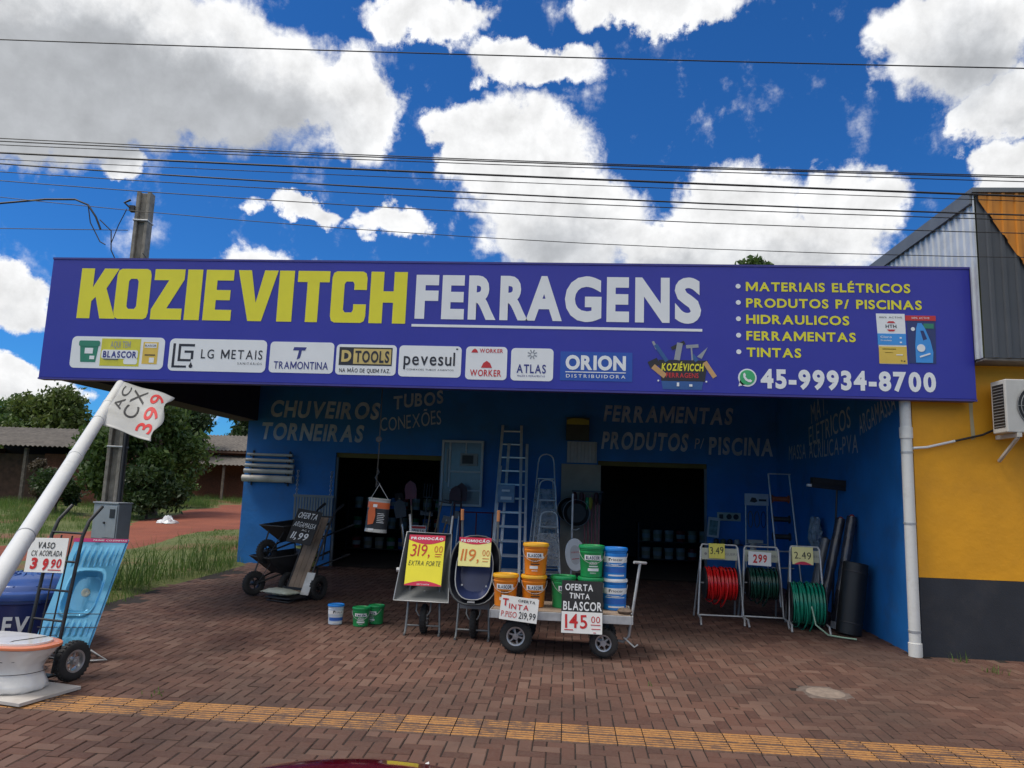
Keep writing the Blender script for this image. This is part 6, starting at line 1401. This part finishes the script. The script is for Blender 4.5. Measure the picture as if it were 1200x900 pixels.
pb = thing('plastic_bag', 'crumpled clear plastic bag hanging on the side wall behind the rolls', 'bag', (4.20, 13.1, 1.30)); m = MB(); V = []; F = []
for j in range(9):
    for i in range(12):
        a = 2*math.pi*i/12; r = (.05+.10*math.sin(math.pi*(j+.6)/9.5))*(1+.25*math.sin(i*2.1+j*1.3)); V.append((r*math.cos(a)*.6, r*math.sin(a)*1.3, .55*j/8+.02*math.sin(i*3+j)))
for j in range(8):
    for i in range(12): F.append((j*12+i, j*12+(i+1) % 12, (j+1)*12+(i+1) % 12, (j+1)*12+i))
m.add(V, F); m.build('bag', mat('clear_film', (.30, .36, .42), .2, var=.3, scale=9, alpha=.75), pb)
pbm = thing('push_broom', 'wide black push broom standing upside down against the side wall', 'broom', (4.08, 12.05, gz(12)), R(8), None, (0, R(4))); m = MB(); m.tube([(0, 0, 0), (0, 0, 2.02)], .016, 8); m.build('handle', steel_d, pbm)
m = MB(); m.box(-.42, -.04, 2.0, .20, .04, 2.06); m.build('brush_head', black, pbm); m = MB(); m.box(-.41, -.05, 2.062, .19, .05, 2.16)
m.build('bristles', rubber, pbm); MB().box(-.48, -.03, 2.01, -.422, .03, 2.05).build('end_cap', label_w, pbm)
# ------------------------------------------------------------------ stock seen dimly inside the doorways
def inner_shelf(label, x0, x1, y, zs):
    t = thing('stock_shelf', label, 'shelf', ((x0+x1)/2, y, .385)); w = x1-x0
    for s_ in (-1, 1): MB().box(s_*w/2-.02, -.2, 0, s_*w/2+.02, .2, max(zs)+.5).build('upright', steel_d, t)
    for z in zs: MB().box(-w/2+.021, -.2, z, w/2-.021, .2, z+.025).build('board', steel_d, t)
inner_shelf('dark steel shelf of paint tins inside the left doorway', -5.8, -3.1, 19.8, (.1, .62, 1.14))
inner_shelf('dark steel shelf of tins inside the right doorway', 1.9, 3.9, 20.2, (.1, .55))
pal = [mat('tin_red', (.36, .03, .03), .4), plast_gr, mat('tin_white', (.50, .50, .50), .4), plast_bl, mat('tin_pale', (.45, .40, .28), .4)]
proto = {}
def tin(ci, x, y, z, label, group):
    if ci not in proto:
        t = thing('paint_tin', label, 'paint tin', (x, y, z), 0, group); m = MB(); m.lathe([(.10, 0), (.105, .01), (.112, .24), (.118, .245), (.118, .285), (.10, .29), (.01, .285)], n=18); m.build('body', pal[ci], t, smooth=40)
        m = MB(); m.lathe([(.1085, .08), (.1125, .19)], n=18, cap=False); m.build('label', MATS['tin_white'] if ci != 2 else MATS['tin_pale'], t, smooth=40); proto[ci] = t
    else:
        t = copy_tree(proto[ci]); t.location = (x, y, z); t['label'] = label; t['group'] = group
cn = ['red', 'green', 'white', 'blue', 'pale']
for k, z in enumerate((.1, .62, 1.14)):
    for i in range(8): ci = (i*2+k) % 5; tin(ci, -5.55+i*.31, 19.7, .385+z+.026, f'{cn[ci]} paint tin on the dark shelf inside the left doorway', 'tins inside the left doorway')
for k, z in enumerate((.1, .55)):
    for i in range(6): ci = (2, 4, 2, 2, 0, 4)[(i+k) % 6]; tin(ci, 2.1+i*.30, 20.1, .385+z+.026, f'{cn[ci]} paint tin on the dark shelf inside the right doorway', 'tins inside the right doorway')
# ------------------------------------------------------------------ small things on the ground
mh = thing('drain_cover', 'round worn concrete drain cover set in the paving', 'drain cover', (2.63, 8.01, gz(8.01)), 0, None, (R(1.43), 0)); m = MB(); m.lathe([(.185, -.02), (.185, .002), (.15, .006), (.02, .006)], n=28); m.build('disc', mat('pale_concrete', (.24, .19, .155), .9, var=.25, scale=14, bump=.5, dirt=(.20, .15, .12)), mh, smooth=40)
m = MB(); m.lathe([(.19, -.02), (.275, -.02), (.275, -.004), (.19, .001)], n=28); m.build('ring', mat('mortar_brown', (.13, .10, .085), .95, var=.3, scale=15, bump=.5), mh)
lt_ = thing('litter_bag', 'crumpled white plastic litter lying on the red dirt lane', 'litter', (-13.6, 24.8, ground_z(-13.6, 24.8)+.03)); m = MB(); V = []; F = []
for j in range(7):
    for i in range(14):
        a = 2*math.pi*i/14; r = (.26-.034*j)*(1+.3*math.sin(i*1.9+j)); V.append((r*math.cos(a)*1.3, r*math.sin(a)*.6, .04*j+.04*math.sin(i*2.7+j*2)*(j > 0)))
for j in range(6):
    for i in range(14): F.append((j*14+i, j*14+(i+1) % 14, (j+1)*14+(i+1) % 14, (j+1)*14+i))
F.append(tuple(84+i for i in range(14))); m.add(V, F); m.build('bag', plast_wh, lt_)
for i, (x, y, l) in enumerate(((-5.3, 9.0, 'small fallen leaf on the paving behind the toilet pack'), (-.95, 5.55, 'pale scrap of paper on the paving near the red car'), (1.6, 7.3, 'small dry leaf on the paving in front of the cart wheels'), (-2.2, 7.6, 'dry leaf on the paving left of the grey wheelbarrow'), (5.0, 7.9, 'dry leaf on the paving before the yellow building'))):
    m = MB(); m.slab([(-.03, 0), (0, .012), (.04, .004), (.01, -.014)], (0, 0, 0), (1, 0, .12), (0, 1, 0), .002)
    o = m.build('fallen_leaf', [leaf_d, label_w][i == 1]); o.location = (x, y, gz(y)+.006); o.rotation_euler = (.1, .1, i*1.3); tag(o, l, 'leaf')
# ------------------------------------------------------------------ dark red car at the kerb, only its bonnet edge shows
carp = mat('car_red', (.13, .004, .016), .16, .25, var=.02, coat=1.0); glass_d = mat('car_glass', (.012, .014, .016), .08, var=.1)
car = thing('parked_car', 'dark red car parked nose-in at the kerb with its bonnet edge at the frame bottom', 'car', (-.70, 3.27, 0), R(90))
XN, XT, HW = 0., -3.75, .80                       # nose points along local +X
def roof_line(s_):
    pts = [(0, .66), (.012, .76), (.03, .84), (.055, .893), (.085, .912), (.16, .93), (.26, .96), (.40, .965), (.75, .99), (.93, .96), (.985, .82), (1, .62)]
    for (a, b), (c, d) in zip(pts, pts[1:]):
        if a <= s_ <= c: return .122+b+(d-b)*(s_-a)/(c-a)
    return .6
V = []; F = []; NX_, NY_ = 90, 26
for i in range(NX_+1):
    s_ = (i/NX_)**1.5; x0 = XN+(XT-XN)*s_; wd = HW*(1-.10*max(0, (.10-s_)/.10)**2-.16*max(0, (s_-.92)/.08)**2); h = roof_line(s_)
    nose = lambda t_: -.30*t_*t_*max(0, 1-s_/.35)
    row = [(x0+nose(1), -wd*.94, .24), (x0+nose(1), -wd, .38), (x0+nose(1), -wd, .60)]
    for k in range(NY_+1):
        t_ = -1+2*k/NY_; row.append((x0+nose(t_), wd*.985*t_, h-.06*t_*t_-.07*abs(t_)**6))
    row += [(x0+nose(1), wd, .60), (x0+nose(1), wd, .38), (x0+nose(1), wd*.94, .24)]; ring_n = len(row); V += row
for i in range(NX_):
    for k in range(ring_n): F.append((i*ring_n+k, (i+1)*ring_n+k, (i+1)*ring_n+(k+1) % ring_n, i*ring_n+(k+1) % ring_n))
F.append(tuple(range(ring_n))); F.append(tuple(NX_*ring_n+k for k in range(ring_n))[::-1])
m = MB(); m.add(V, F); m.build('body', carp, car, smooth=60)
m = MB(); m.hexa([(-1.20, -.66, .93), (-1.20, .66, .93), (-3.50, .66, .95), (-3.50, -.66, .95)], [(-1.95, -.52, 1.40), (-1.95, .52, 1.40), (-3.15, .52, 1.40), (-3.15, -.52, 1.40)]); m.build('windows', glass_d, car, bevel=.02)
m = MB(); m.hexa([(-1.90, -.54, 1.395), (-1.90, .54, 1.395), (-3.20, .54, 1.395), (-3.20, -.54, 1.395)], [(-2.05, -.48, 1.44), (-2.05, .48, 1.44), (-3.10, .48, 1.44), (-3.10, -.48, 1.44)]); m.build('roof', carp, car, bevel=.02)
for x in (-.80, -3.0):
    for y in (-.72, .72): wheel(car, (x, y, .29), (0, 1, 0), .29, .17)
for y in (-.50, .50): m = MB(); m.lathe([(.10, -.02), (.10, .05), (.02, .07)], (-.10, y, .62), (1, 0, 0), 20); m.build('headlight', label_w, car)
for y in (-.66, .66): m = MB(); m.lathe([(.05, -.02), (.05, .05), (.01, .06)], (-.19, y, .62), (1, 0, 0), 14); m.build('turn_indicator', mat('amber_lens', (.75, .30, .04), .15, coat=1.), car)
m = MB(); m.box(-.20, -.55, .30, .03, .55, .44); m.box(XT-.03, -.6, .30, XT+.06, .6, .44); m.build('bumper', steel_d, car, bevel=.02)
